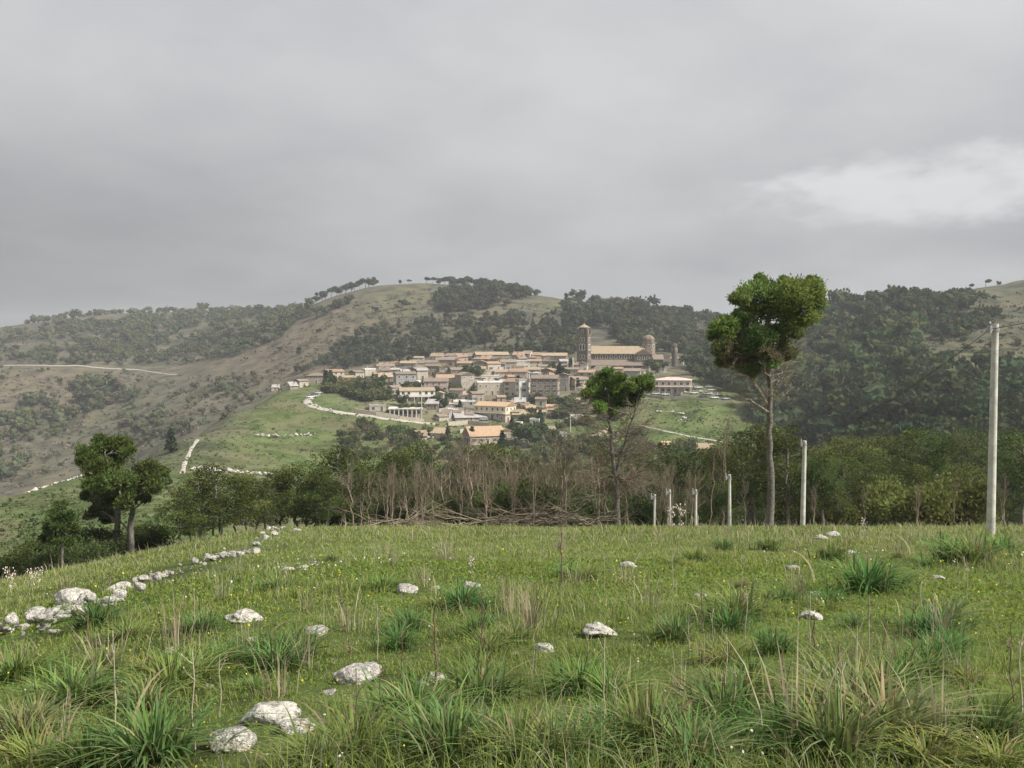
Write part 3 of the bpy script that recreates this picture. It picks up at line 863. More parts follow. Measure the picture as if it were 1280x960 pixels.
# --- the single pines, each with its own crown
def own_pine(label, Y, trunks, clumps, dead, tint, dens, leaf, depth, seed, twig_zone=None, R0=0.3, scorched=None):
    rng = np.random.default_rng(seed)
    def pt(px, py, dy=0.0):
        d = ray(px, py); d = d / d[1] * (Y + dy); return np.array([d[0], d[1], d[2] + CAMZ])
    base = pt(*trunks[0][0]); base[2] = float(TZ(base[0], base[1]))
    root = ob("pine_tree", None, loc=base, label=label, cat="tree")
    sp = FPX / Y
    tr = MB(); cr = MB(); paths = []
    for ti, tk in enumerate(trunks):
        P = np.array([pt(*q) for q in tk]); rooted = tk[0][1] > 640
        if rooted: P[0][2] = float(TZ(P[0][0], P[0][1])) - 0.3
        t = np.linspace(0, len(P) - 1, (len(P) - 1) * 4 + 1)
        P = np.stack([np.interp(t, range(len(P)), P[:, i]) for i in range(3)], -1)
        P[1:-1] += rng.normal(size=P[1:-1].shape) * R0 * 0.12
        P -= base
        n = len(P); r = np.linspace(1.0, 0.28, n) * R0 * (1 if rooted else 0.5)
        if rooted: r[0] *= 1.35; r[1] *= 1.1
        tr.tube(P, r, 9); paths.append((P, r))
    for (px, py, rad, *o) in clumps:
        dark = o[0] if o else 0
        dy = rng.uniform(-depth, depth)
        c = pt(px, py, dy) - base; s = rad / sp
        tt = np.array(tint) * rng.uniform(0.8, 1.25) * np.array([rng.uniform(0.85, 1.1), 1, rng.uniform(0.85, 1.1)])
        nsub = 11
        for q in range(nsub):
            cc = c + unit(rng.normal(size=3)) * s * rng.uniform(0.35, 0.85) * np.array([1, 1, 0.8])
            t2 = tt * rng.uniform(0.82, 1.2)
            if scorched is not None and dark and rng.uniform() < 0.6: t2 = np.array(scorched)
            clump_leaves(cr, cc, s * rng.uniform(0.42, 0.66), int(dens * (0.55 if dark else 1)), leaf, leaf * 0.17, t2, rng, 0.75, 0.55)
        P, r = paths[int(np.argmin([np.min(np.linalg.norm(p - c, axis=1)) for p, _ in paths]))]
        cand = np.where(P[:, 2] < c[2] - 0.2)[0]
        i = cand[np.argmin(np.linalg.norm(P[cand] - c, axis=1))] if len(cand) else 0
        tr.tube(bend_path(P[i], c, 0.06, 0.04, rng, 6), np.linspace(r[i] * 0.5, 0.025, 6), 5)
        for q in range(3):
            bare_branch(tr, c - np.array([0, 0, s * 0.4]), unit(rng.normal(size=3) + np.array([0, 0, .3])), s * 0.9, 0.03, 1, rng, 0, 3, nsub=3)
    dm = MB()
    for (a, b_, rr_) in dead:
        p0 = pt(*a) - base; p1 = pt(*b_, rng.uniform(-1, 1)) - base
        dm.tube(bend_path(p0, p1, 0.04, 0.03, rng, 6), np.linspace(rr_, rr_ * 0.3, 6), 5)
        for q in range(5):
            t = rng.uniform(0.3, 1); bare_branch(dm, p0 + (p1 - p0) * t, unit((p1 - p0) + rng.normal(size=3) * np.linalg.norm(p1 - p0) * 0.55), np.linalg.norm(p1 - p0) * 0.4, rr_ * 0.3, 2, rng, 0, 3, nsub=4)
    if twig_zone:
        x0, x1, y0, y1, nt_ = twig_zone
        for q in range(nt_):
            c = pt(rng.uniform(x0, x1), rng.uniform(y0, y1), rng.uniform(-depth, depth)) - base
            P, r = paths[rng.integers(len(paths))]
            ax = P[np.argmin(np.abs(P[:, 2] - c[2] + 0.7))]
            d = unit(c - ax)
            bare_branch(dm, ax, d, np.linalg.norm(c - ax), 0.035, 3, rng, 0, 3, 0.6, 0.1, 4)
    for x in (tr, dm): x.M = [np.zeros_like(v) for v in x.M]
    ob("trunk", tr.mesh("trunk", M['bark'], smooth_=True), root)
    ob("crown", cr.mesh("crown", M['needles'], True), root)
    if dm.V: ob("dead_branches", dm.mesh("dead_branches", M['pale_bark']), root)
    return root

own_pine("tall lone pine with a dense wind blown crown rising over the meadow edge", 53,
    [[(962, 672), (964, 600), (961, 540), (963, 490), (961, 440), (958, 400), (962, 375)], ],
    [(945, 367, 22), (966, 366, 22), (988, 368, 22), (1008, 364, 19), (1021, 380, 12), (934, 388, 18), (960, 392, 24), (986, 396, 23), (1006, 393, 16), (925, 374, 11), (906, 408, 15), (895, 419, 9),
     (926, 414, 20), (950, 419, 19), (975, 420, 17), (994, 414, 14), (1000, 380, 18), (972, 380, 20), (948, 352, 9), (981, 353, 8), (1014, 352, 8), (914, 438, 12, 1), (936, 446, 12, 1), (903, 452, 9, 1), (955, 441, 11, 1), (980, 438, 9, 1),
     (922, 400, 14), (1018, 366, 10), (905, 434, 13, 1), (921, 454, 13, 1), (940, 460, 11, 1), (966, 450, 11, 1), (986, 443, 9, 1), (930, 432, 13, 1), (950, 434, 12, 1)],
    [((961, 508), (930, 466), 0.10), ((962, 470), (940, 430), 0.08), ((963, 488), (985, 462), 0.06), ((961, 520), (945, 505), 0.05), ((962, 500), (985, 492), 0.05)],
    (0.071, 0.094, 0.027), 150, 0.25, 2.3, 901, (905, 1000, 432, 500, 26), 0.225, scorched=(0.075, 0.062, 0.042))

own_pine("spreading two stemmed pine with flat topped lobes on the slope beyond the wall", 60,
    [[(143, 700), (147, 660), (148, 625), (140, 595), (132, 570)], [(163, 692), (163, 660), (167, 625), (180, 605), (190, 595)]],
    [(110, 566, 13), (128, 557, 17), (150, 556, 14), (118, 580, 16), (143, 575, 17), (160, 563, 9), (106, 578, 9), (186, 590, 20), (202, 590, 12), (170, 600, 19), (150, 602, 20), (122, 607, 16), (109, 618, 10),
     (130, 624, 16), (190, 608, 12), (114, 640, 10), (132, 644, 12), (155, 622, 15), (182, 622, 7), (204, 600, 8), (140, 590, 14)],
    [((160, 662), (112, 634), 0.07), ((147, 640), (128, 626), 0.05), ((166, 640), (200, 617), 0.07)],
    (0.052, 0.074, 0.021), 150, 0.26, 2.0, 902, None, 0.24)

own_pine("slender twin topped pine with bright green heads and a bare twiggy stem", 68,
    [[(772, 664), (771, 620), (766, 570), (763, 530), (760, 490)], [(769, 596), (777, 566), (786, 538), (794, 510), (800, 488)]],
    [(755, 473, 14), (767, 483, 13), (745, 484, 12), (757, 495, 14), (770, 498, 9), (742, 498, 8), (800, 478, 12), (808, 472, 9), (795, 490, 11), (787, 484, 8), (760, 466, 8), (778, 484, 10), (774, 472, 8), (750, 508, 9, 1), (766, 512, 9, 1), (790, 502, 9, 1), (778, 500, 9), (736, 492, 8), (812, 482, 7)],
    [((768, 560), (745, 535), 0.05), ((768, 545), (785, 520), 0.05)],
    (0.072, 0.104, 0.027), 110, 0.26, 1.5, 903, (725, 815, 500, 620, 110), 0.23)

own_pine("small upright bright green pine at the low corner of the meadow", 52,
    [[(77, 716), (78, 690), (76, 660), (76, 640)]],
    [(76, 632, 10), (68, 645, 11), (84, 646, 11), (62, 660, 9), (77, 658, 12), (90, 662, 9), (70, 672, 10), (88, 676, 8), (58, 672, 7)],
    [], (0.052, 0.085, 0.026), 80, 0.20, 0.9, 904, None, 0.09)

# --- dark bushes at the low corner of the meadow
def make_bush(seed, tint, n=22, dens=330, leaf=0.085, far=False):
    rng = np.random.default_rng(seed); b = MB()
    for k in range(n):
        c = np.array([rng.normal() * 0.42, rng.normal() * 0.42, abs(rng.normal()) * 0.28 + 0.28])
        clump_leaves(b, c, rng.uniform(0.26, 0.42), dens, leaf, leaf * 0.36, np.array(tint) * rng.uniform(0.75, 1.3), rng, 0.9, 0.4)
    for k in range(6):
        a = rng.uniform(0, 6.28)
        b.tube(np.array([[0, 0, -0.15], [0.2 * math.cos(a), 0.2 * math.sin(a), 0.3], [0.5 * math.cos(a), 0.5 * math.sin(a), 0.8]]), [0.03, 0.02, 0.008], 4, 1)
    return b.mesh("bush", [M['needles'], M['twig']], True)
BUSH = [make_bush(950, (0.042, 0.060, 0.020)), make_bush(951, (0.038, 0.056, 0.022)), make_bush(952, (0.052, 0.068, 0.022))]
for k, (px, py, Y, w) in enumerate([(48, 690, 56, 2.0), (108, 682, 60, 2.1), (20, 690, 60, 1.7), (178, 668, 63, 1.8), (92, 695, 56, 1.6), (122, 690, 61, 1.6), (2, 700, 57, 1.5), (65, 700, 54, 1.3)]):
    p = at(px, Y)
    ob("bush", BUSH[k % 3], loc=p, rz=k * 1.3, sc=(w, w * 0.9, w * 0.95), label="dark evergreen bush under the two stemmed pine", cat="bush", group="dark bushes below the two stemmed pine")

scrub_late()
LIGHT = make_bush(953, (0.080, 0.092, 0.028))
for px, Y, w in [(1165, 72, 3.3), (1135, 74, 2.8), (1195, 73, 2.6), (1060, 74, 2.2), (1010, 76, 2.3)]:
    ob("bush", LIGHT, loc=at(px, Y), rz=px, sc=(w, w, w * 1.15), label="rounded yellow green bush lighter than the pines behind the poles", cat="bush", group="light bushes behind the poles")
# --- brushwood at the edge of the thicket
def brush_pile(pxs, Y, n, label, seed):
    rng = np.random.default_rng(seed)
    c = at(np.mean(pxs), Y)
    root = ob("brushwood_pile", None, loc=c, label=label, cat="brushwood")
    for k in range(n):
        p = at(rng.uniform(*pxs), Y + rng.normal() * 1.6) - c
        L = rng.uniform(1.2, 3.4); a = rng.uniform(-0.5, 0.5) + (math.pi if rng.uniform() < 0.5 else 0); e = rng.uniform(-0.05, 0.38)
        d = np.array([math.cos(a) * math.cos(e), math.sin(a) * math.cos(e), math.sin(e)])
        b = MB(); bare_branch(b, np.array([0, 0, 0.0]), d, L, rng.uniform(0.025, 0.055), 2, rng, 0, 4, 0.45, 0.05, 4)
        b.M = [np.zeros_like(v) for v in b.M]
        ob("branch", b.mesh("branch", M['pale_bark' if k % 3 else 'twig']), root, p + np.array([0, 0, rng.uniform(0.0, 0.6)]))
brush_pile((570, 690), 61, 36, "long tangle of cut branches lying along the thicket", 41)
brush_pile((690, 745), 60, 14, "small heap of dead branches under the slender twin topped pine", 42)
brush_pile((455, 500), 64, 12, "low heap of grey branches near the meadow crest stones", 43)

# --- middle distance: shrubs and trees round the village
FAR_TINT = [(0.050, 0.066, 0.028), (0.062, 0.074, 0.030), (0.042, 0.060, 0.026), (0.085, 0.088, 0.040)]
MIDBUSH = [make_bush(960 + i, FAR_TINT[i], 13, 60, 0.24) for i in range(4)]
def make_twigbush(seed):
    rng = np.random.default_rng(seed); b = MB()
    for k in range(14):
        a = rng.uniform(0, 6.28); bare_branch(b, np.array([0, 0, -0.1]), unit(np.array([math.cos(a), math.sin(a), rng.uniform(0.6, 2.4)])), rng.uniform(0.5, 0.9), 0.03, 3, rng, 0, 3, 0.7, 0.2, 4)
    return b.mesh("shrub", [M['twig'], M['twig']])
TWIGB = [make_twigbush(970 + i) for i in range(3)]
rng = np.random.default_rng(123)
def scatter(poly, n, rng):
    poly = np.array(poly, float); out_ = []
    lo = poly.min(0); hi = poly.max(0)
    while len(out_) < n:
        q = rng.uniform(lo, hi, (n * 3, 2))
        x, y = q[:, 0], q[:, 1]; ins = np.zeros(len(q), bool); j = len(poly) - 1
        for i in range(len(poly)):
            c = ((poly[i, 1] > y) != (poly[j, 1] > y)) & (x < (poly[j, 0] - poly[i, 0]) * (y - poly[i, 1]) / (poly[j, 1] - poly[i, 1] + 1e-9) + poly[i, 0])
            ins ^= c; j = i
        out_ += [tuple(v) for v in q[ins]]
    P = hit(np.array(out_[:n])[:, 0], np.array(out_[:n])[:, 1])
    return P[~np.isnan(P[:, 0])]
for lab, grp, poly, n, w, twig in [
    ("grey green bush on the slope below the village road", "bushes below the village road", [(430, 530), (520, 535), (590, 566), (590, 580), (420, 575)], 90, (2.0, 4.6), 0.45),
    ("green bush in the gardens under the lower houses", "bushes under the lower houses", [(645, 552), (800, 540), (830, 572), (645, 582)], 52, (2.4, 4.8), 0.2),
    ("bush between the terraces of the lower village", "bushes among the lower houses", [(640, 500), (760, 490), (790, 520), (700, 545), (640, 530)], 60, (2.0, 4.6), 0.15),
    ("small dark bush among the upper houses", "bushes among the upper houses", [(420, 478), (500, 480), (600, 470), (680, 480), (640, 500), (560, 500), (430, 500)], 44, (2.4, 5.0), 0.1),
    ("dark bush beside the village road bend", "bushes at the road bend", [(400, 486), (480, 482), (490, 500), (430, 506)], 24, (3.0, 6), 0.0),
    ("bush around the huts below the green field", "bushes around the field huts", [(830, 560), (900, 568), (1000, 560), (1010, 590), (830, 585)], 36, (2.6, 5.2), 0.1)]:
    for k, p in enumerate(scatter(poly, n, rng)):
        s = rng.uniform(*w)
        tw = rng.uniform() < twig
        ob("shrub", TWIGB[k % 3] if tw else MIDBUSH[rng.integers(4)], loc=p, rz=rng.uniform(0, 6.28), sc=(s, s, s * rng.uniform(0.75, 1.15)),
           label=("leafless twiggy " + lab.replace("grey green ", "").replace("small dark ", "").replace("dark ", "").replace("green bush", "bush")) if tw else lab, cat="shrub", group=(("bare " + grp) if tw else grp))

# --- distant wood: low trees in four shapes
IV1, IT1 = ico(2)
IV0, IT0 = ico(1)
def lump_tree(seed, kind, lod=0):
    rng = np.random.default_rng(seed); b = MB()
    if kind == 'cypress':
        prof = [(0.0, 0.02, 0.5, 1.0)]
    if kind == 'round': cl = [((0, 0, 0.62), (0.36, 0.36, 0.34))] + [((rng.normal() * 0.22, rng.normal() * 0.22, rng.uniform(0.42, 0.82)), (0.22, 0.22, 0.2)) for _ in range(4)]
    elif kind == 'umbrella': cl = [((rng.normal() * 0.2, rng.normal() * 0.2, rng.uniform(0.68, 0.85)), (0.27, 0.27, 0.16)) for _ in range(5)]
    elif kind == 'cone': cl = [((0, 0, 0.2 + 0.16 * i), (0.26 - 0.042 * i, 0.26 - 0.042 * i, 0.16)) for i in range(5)]
    else: cl = [((0, 0, 0.15 + 0.17 * i), (0.11 - 0.015 * abs(i - 1.5), 0.11 - 0.015 * abs(i - 1.5), 0.16)) for i in range(5)]
    if lod: cl = cl[::2]
    for c, r in cl:
        t = rng.uniform(0.8, 1.25)
        n = 24 if lod else 48
        if lod: r = tuple(v * 1.2 for v in r)
        d = unit(rng.normal(size=(n, 3))); P = np.array(c) + d * np.array(r) * 0.9
        D = unit(d + rng.normal(size=(n, 3)) * 0.6 + [0, 0, 0.35])
        V, T = leaves(P - D * 0.06, D, 0.17 if lod else 0.14, 0.075 if lod else 0.06, rng)
        b.add(V, T, 0, np.repeat(rng.uniform(0.75, 1.25, n) * t, 4)[:, None] * np.ones(3))
        V1 = IV0 * (np.array(r) * 0.78) * (1 + 0.3 * n3(IV0, 2.0, seed)[:, None]) + np.array(c)
        b.add(V1, IT0, 0, np.ones(3) * t * 0.95)
    b.tube(np.array([[0, 0, -0.1], [0.01, 0, 0.35], [0, 0.01, 0.65]]), [0.035, 0.028, 0.015], 4, 1, (1.6, 1.15, 0.9))
    return np.concatenate(b.V), np.concatenate(b.T), np.concatenate(b.C), np.concatenate(b.M)
LUMP = {k: [lump_tree(990 + i * 10 + j, k) for j in range(3)] for i, k in enumerate(('round', 'umbrella', 'cone', 'cypress'))}
LUMPF = {k: [lump_tree(1090 + i * 10 + j, k, 1) for j in range(3)] for i, k in enumerate(('round', 'umbrella', 'cone', 'cypress'))}
def lump_mesh(kind, tint):
    r = []
    for V, T, C, m_ in LUMP[kind]:
        c = C * np.array(tint)
        r.append(mesh("distant_tree", V, T, [M['far_leaf'], M['bark']], c, m_))
    return r
def forest(name, parts, label, seed, tint=(0.047, 0.060, 0.030), ridge=()):
    """A far wood that reads as one mass."""
    rng = np.random.default_rng(seed)
    VV, TT, CC = [], [], []; n = 0
    for poly, cnt, (h0, h1), kinds in list(parts) + [(None, 0, (9, 13), ('round', 'round', 'umbrella'))]:
        for p in (scatter(poly, int(cnt * 1.5), rng) if poly else ridge):
            cl = float(fbm(p[0] / 38, p[1] / 60, seed, 3))
            if poly and rng.uniform() > (0.85 + 0.8 * cl if seed == 63 else 0.66 + 1.9 * cl): continue
            k = kinds[rng.integers(len(kinds))]
            V, T, C, m_ = (LUMPF if math.hypot(p[0], p[1]) > 400 else LUMP)[k][rng.integers(3)]
            H = rng.uniform(h0, h1) * math.exp(rng.normal() * 0.22); a = rng.uniform(0, 6.28); ca, sa = math.cos(a), math.sin(a)
            w = H * rng.uniform(0.85, 1.3)
            Q = np.stack([(V[:, 0] * ca - V[:, 1] * sa) * w + p[0], (V[:, 0] * sa + V[:, 1] * ca) * w + p[1], V[:, 2] * H + p[2] - 0.1 * H], -1)
            VV.append(Q); TT.append(T + n); n += len(V)
            CC.append(C * np.array(tint) * rng.uniform(0.75, 1.25) * (1 + 0.5 * float(vnoise(p[0] / 70, p[1] / 70, seed + 4))) * np.array([rng.uniform(0.85, 1.3), 1, rng.uniform(0.8, 1.15)]))
    ob(name, mesh(name, np.concatenate(VV), np.concatenate(TT), M['far_leaf'], np.concatenate(CC)), label=label, cat="forest", kind="stuff")
ALL = ('round', 'round', 'umbrella', 'cone')
def ridge_points(pxs, py_lo):
    """Where the land's skyline stands at the given bearings."""
    R_ = []
    for px in pxs:
        for py in np.arange(py_lo, py_lo + 40, 1.0):
            h = hit(px, py)
            if not np.isnan(h[0]): break
        R_.append(h - np.array([0, 0, 2.0]))
    return R_
RJ = np.random.default_rng(5)
forest("forest", [
    ([(-60, 424), (0, 416), (120, 402), (280, 396), (390, 388), (440, 378), (370, 415), (300, 445), (230, 457), (-60, 456)], 1150, (6, 10), ('round', 'round', 'umbrella')),
    ([(70, 405), (280, 392), (385, 386), (330, 400), (100, 420)], 260, (7, 11), ('round', 'umbrella')),
    ([(90, 478), (160, 480), (170, 500), (100, 520)], 40, (7, 11), ('round',)),
    ([(-40, 520), (60, 500), (95, 520), (80, 560), (0, 575), (-40, 570)], 90, (7, 11), ('round',)),
    ([(-40, 585), (30, 575), (60, 592), (-40, 612)], 40, (7, 10), ('round',)),
    ([(130, 520), (300, 470), (330, 500), (180, 560), (130, 560)], 120, (4, 7), ('round',)),
    ([(0, 460), (330, 470), (300, 520), (60, 600), (0, 610)], 220, (2.5, 5), ('round',))], "dark woods scattered over the far valley side and its ridge", 61, ridge=ridge_points(np.arange(35, 388, 4.0) + RJ.normal(size=89) * 3, 380))
forest("forest", [
    ([(553, 366), (600, 360), (672, 370), (640, 385), (560, 392)], 120, (9, 12), ('round', 'umbrella')),
    ([(410, 440), (470, 410), (560, 400), (640, 395), (720, 400), (720, 446), (560, 444), (430, 462)], 430, (6, 10), ALL),
    ([(545, 372), (570, 372), (560, 392), (545, 392)], 20, (8, 10), ('round',)),
    ([(705, 384), (800, 390), (905, 402), (910, 445), (820, 440), (740, 430), (710, 440)], 620, (8, 12), ALL),
    ([(1140, 385), (1290, 365), (1290, 480), (1150, 440)], 70, (2, 4.5), ('round',)),
    ([(360, 470), (430, 440), (470, 450), (400, 470)], 30, (5, 8), ('round',))], "pine woods mantling the round hill behind the village", 62, ridge=ridge_points(np.arange(712, 910, 4.0) + RJ.normal(size=50) * 3, 360))
forest("forest", [
    ([(1015, 392), (1100, 388), (1200, 378), (1215, 385), (1150, 410), (1140, 450), (1020, 450)], 420, (9, 13), ALL),
    ([(1150, 430), (1200, 402), (1245, 396), (1245, 408), (1190, 425)], 50, (7, 10), ALL),
    ([(990, 460), (1130, 450), (1290, 490), (1290, 560), (1060, 545), (1000, 530)], 480, (9, 13), ALL),
    ([(1040, 540), (1320, 545), (1320, 600), (1040, 590)], 200, (8, 12), ALL),
    ([(860, 452), (905, 448), (985, 470), (1000, 545), (950, 520), (935, 495), (870, 478)], 150, (9, 13), ALL),
    ([(935, 515), (1010, 500), (1060, 545), (1040, 575), (960, 550)], 110, (7, 11), ALL)], "dense pine wood covering the hillside beyond the lone pine", 63, (0.041, 0.055, 0.026), ridge=ridge_points(np.arange(1030, 1148, 5.0) + RJ.normal(size=24) * 3, 360))

# single trees on the skylines and slopes
SKY = lump_mesh('umbrella', (0.040, 0.050, 0.028)) + lump_mesh('round', (0.042, 0.052, 0.028))
ROUNDT = lump_mesh('round', (0.055, 0.070, 0.030))
CONET = lump_mesh('cone', (0.040, 0.060, 0.028))
CYPR = lump_mesh('cypress', (0.035, 0.052, 0.026))
def ridge_tree(px, py_lo, H, k, label, group, meshes, name="pine_tree"):
    """Stand a tree where the bearing's land reaches furthest up just below the given row."""
    for py in np.arange(py_lo, py_lo + 30, 1.0):
        h = hit(px, py)
        if not np.isnan(h[0]): break
    ob(name, meshes[k % len(meshes)], loc=(h[0], h[1], h[2] - (0.22 * H if "row" not in label and "lone" not in label and "spaced" not in label else 0.05 * H)), rz=k * 1.7, sc=(H * 1.1, H * 1.1, H), label=label, cat="tree", group=group)
k = 0
for px in list(range(372, 470, 6)):
    ridge_tree(px + (k % 3) - 1, 352, 10 + (k % 4), k, "dark pine in the row along the bare hill's descending ridge", "pines along the descending ridge", SKY); k += 1
for px, H in [(500, 6), (511, 6), (533, 9), (541, 9), (549, 8), (685, 10), (692, 8), (711, 7)]:
    ridge_tree(px, 340, H, k, "lone dark tree on the summit ridge of the round hill", "single trees on the summit ridge", SKY); k += 1
for px in range(556, 680, 5):
    ridge_tree(px + (k % 3) - 1, 338, 11 + (k % 4), k, "pine in the crest wood topping the round hill", "pines of the crest wood", SKY); k += 1
for px, H in [(1150, 7), (1165, 8), (1172, 6), (1190, 7), (1198, 5), (1214, 5), (1232, 7), (1250, 4)]:
    ridge_tree(px, 335, H, k, "small tree spaced along the open grassy ridge above the tallest pole", "spaced trees on the open ridge", SKY); k += 1
for px, py, H in [(470, 392, 7), (505, 385, 9), (512, 388, 9), (400, 420, 7), (376, 443, 7), (372, 445, 6), (350, 440, 5), (620, 405, 8), (590, 400, 9), (640, 400, 9), (560, 402, 9), (690, 396, 8)]:
    ob("pine_tree", SKY[k % 6], loc=hit(px, py), rz=k, sc=H, label="single dark tree dotted on the bare flank of the round hill", cat="tree", group="trees dotted on the bare flank"); k += 1
for px, py, H in [(214, 566, 9), ]:
    ob("fir_tree", CONET[0], loc=hit(px, py), sc=(H, H, H), label="pointed dark fir beside the gravel path on the saddle", cat="tree")
for px, py, H in [(186, 556, 4.5), (207, 548, 4.5), (227, 545, 5)]:
    ob("fir_tree", CONET[1], loc=hit(px, py), sc=(H * 0.8, H * 0.8, H), label="small dark tree on the brow of the saddle ridge", cat="tree", group="small trees on the saddle brow"); k += 1
ob("cypress_tree", CYPR[0], loc=hit(237, 542), sc=(6, 6, 8), label="thin dark cypress on the brow of the saddle ridge", cat="tree")
for px, py, H in [(408, 483, 9), (413, 480, 8), (470, 487, 8), (475, 490, 7), (594, 478, 10), (648, 492, 10), (655, 495, 8), (640, 492, 7), (702, 478, 9), (690, 470, 8), (740, 488, 8), (722, 488, 7), (660, 555, 10), (665, 552, 9), (668, 560, 9), (590, 555, 8), (560, 552, 7),
                  (820, 468, 9), (812, 464, 8), (828, 466, 7), (745, 500, 9), (730, 510, 8), (715, 520, 8), (760, 515, 8), (706, 512, 7), (640, 540, 7), (675, 530, 7), (500, 508, 6), (566, 505, 6), (555, 512, 6), (575, 515, 6), (780, 512, 7), (790, 505, 7), (545, 505, 5), (690, 560, 8), (700, 565, 7), (628, 560, 8)]:
    ob("leafy_tree", (ROUNDT + CONET)[k % 5], loc=hit(px, py), rz=k, sc=(H * 1.15, H * 1.15, H), label="green garden tree standing between the village houses", cat="tree", group="garden trees in the village"); k += 1
for px, py, H in [(699, 482, 13), (703, 484, 12), (713, 470, 11)]:
    ob("cypress_tree", CYPR[k % 3], loc=hit(px, py), rz=k, sc=(H * 0.9, H * 0.9, H), label="dark cypress rising between the houses below the bell tower", cat="tree", group="cypresses below the bell tower"); k += 1
for px, py, H in [(895, 470, 12), (880, 465, 11), (905, 480, 12), (870, 470, 9), (915, 490, 11), (926, 500, 11), (940, 510, 11), (955, 525, 10), (1000, 545, 10), (990, 560, 8), (885, 445, 12)]:
    ob("leafy_tree", (ROUNDT + CONET)[k % 4], loc=hit(px, py), rz=k, sc=(H * 1.2, H * 1.2, H), label="full tree at the wood's edge beside the village car park", cat="tree", group="trees beside the car park"); k += 1

# low scrub and tussocks that roughen the open slopes
def scrub(label, parts, seed):
    rng = np.random.default_rng(seed); VV, TT, CC = [], [], []; n = 0
    for poly, cnt, (s0, s1), cols in parts:
        P = scatter(poly, cnt, rng)
        P = P[rng.uniform(size=len(P)) < 0.62 + 1.2 * fbm(P[:, 0] / 30, P[:, 1] / 30, seed, 3)]
        m_ = 9
        S = rng.uniform(s0, s1, len(P)) * np.exp(rng.normal(size=len(P)) * 0.3)
        D = unit(rng.normal(size=(len(P) * m_, 3)) * np.array([1, 1, 0.5]) + np.array([0, 0, 0.7]))
        SS = np.repeat(S, m_)
        B = np.repeat(P, m_, 0) + rng.normal(size=(len(P) * m_, 3)) * SS[:, None] * np.array([0.4, 0.4, 0.12]) - np.array([0, 0, 0.05])
        V, T = leaves(B, D, SS * rng.uniform(0.6, 1.2, len(SS)), SS * 0.3, rng)
        c = np.array(cols)[rng.integers(len(cols), size=len(P))] * rng.uniform(0.7, 1.3, (len(P), 1))
        VV.append(V); TT.append(T + n); n += len(V); CC.append(np.repeat(c, m_ * 4, 0))
    ob("scrub", mesh("scrub", np.concatenate(VV), np.concatenate(TT), M['far_leaf'], np.concatenate(CC)), label=label, cat="scrub", kind="stuff")
BR = [(0.10, 0.09, 0.06), (0.07, 0.072, 0.042), (0.13, 0.115, 0.075), (0.055, 0.062, 0.035)]
GR = [(0.082, 0.104, 0.038), (0.065, 0.088, 0.031), (0.115, 0.108, 0.055), (0.09, 0.115, 0.042)]
scrub("low dry scrub roughening the far bare hillsides", [
    ([(-40, 460), (300, 470), (390, 440), (470, 460), (330, 500), (200, 560), (0, 620), (-40, 620)], 2600, (0.9, 2.2), BR),
    ([(300, 450), (440, 375), (540, 360), (700, 385), (700, 440), (420, 460)], 2200, (0.9, 2.2), BR),
    ([(1140, 385), (1290, 362), (1290, 490), (1150, 440)], 700, (0.7, 1.6), BR),
    ([(-40, 420), (380, 385), (300, 450), (-40, 458)], 900, (1.0, 2.6), BR)], 64)
scrub("grass tussocks on the saddle pasture and village fields", [
    ([(0, 630), (110, 598), (215, 558), (300, 515), (380, 485), (470, 530), (480, 580), (300, 620), (100, 690), (0, 720)], 3600, (0.3, 0.75), GR),
    ([(780, 500), (860, 500), (950, 520), (960, 560), (820, 565)], 1300, (0.35, 0.8), GR),
    ([(420, 500), (700, 500), (760, 540), (640, 560), (450, 545)], 900, (0.5, 1.1), GR)], 65)

# ------------------------------------------------------------------ the village
def wallmat(name, c, c2, sc=0.6): return matte(name, c, c2, sc, rough=0.9, bump=0.4, bscale=2.5, obj_var=0.12, detail=9, contrast=(0.3, 0.7))
WALLS = {
    'stone': (wallmat("tuff_stone_wall", (0.20, 0.18, 0.15), (0.39, 0.35, 0.295)), "grey brown stone"),
    'beige': (wallmat("beige_plaster", (0.36, 0.32, 0.25), (0.50, 0.45, 0.37)), "beige plastered"),
    'white': (wallmat("white_plaster", (0.52, 0.50, 0.455), (0.70, 0.67, 0.62)), "white plastered"),
    'grey': (wallmat("grey_render", (0.26, 0.25, 0.245), (0.38, 0.365, 0.355)), "grey rendered"),
    'pink': (wallmat("pinkish_plaster", (0.36, 0.28, 0.24), (0.50, 0.41, 0.36)), "dull pink plastered"),
    'yellow': (wallmat("cream_yellow_plaster", (0.58, 0.51, 0.36), (0.70, 0.64, 0.49)), "cream yellow plastered"),
}
def roofmat(name, c, c2):
    """Clay tiles: rows of rounded tiles running down the slope, blotched with age."""
    m_ = matte(name, c, c2, 0.9, rough=0.9, obj_var=0.14, detail=9, contrast=(0.3, 0.72))
    t = m_.node_tree; N = t.nodes.new; L = t.links.new
    p = [n for n in t.nodes if n.type == 'BSDF_PRINCIPLED'][0]
    g = N('ShaderNodeTexCoord'); w = N('ShaderNodeTexWave'); w.wave_type = 'BANDS'; w.bands_direction = 'X'
    w.inputs['Scale'].default_value = 1.3; w.inputs['Distortion'].default_value = 0.6
    L(g.outputs['Object'], w.inputs['Vector'])
    b = N('ShaderNodeBump'); b.inputs['Strength'].default_value = 0.8; b.inputs['Distance'].default_value = 0.08
    L(w.outputs['Fac'], b.inputs['Height']); L(b.outputs[0], p.inputs['Normal'])
    return m_
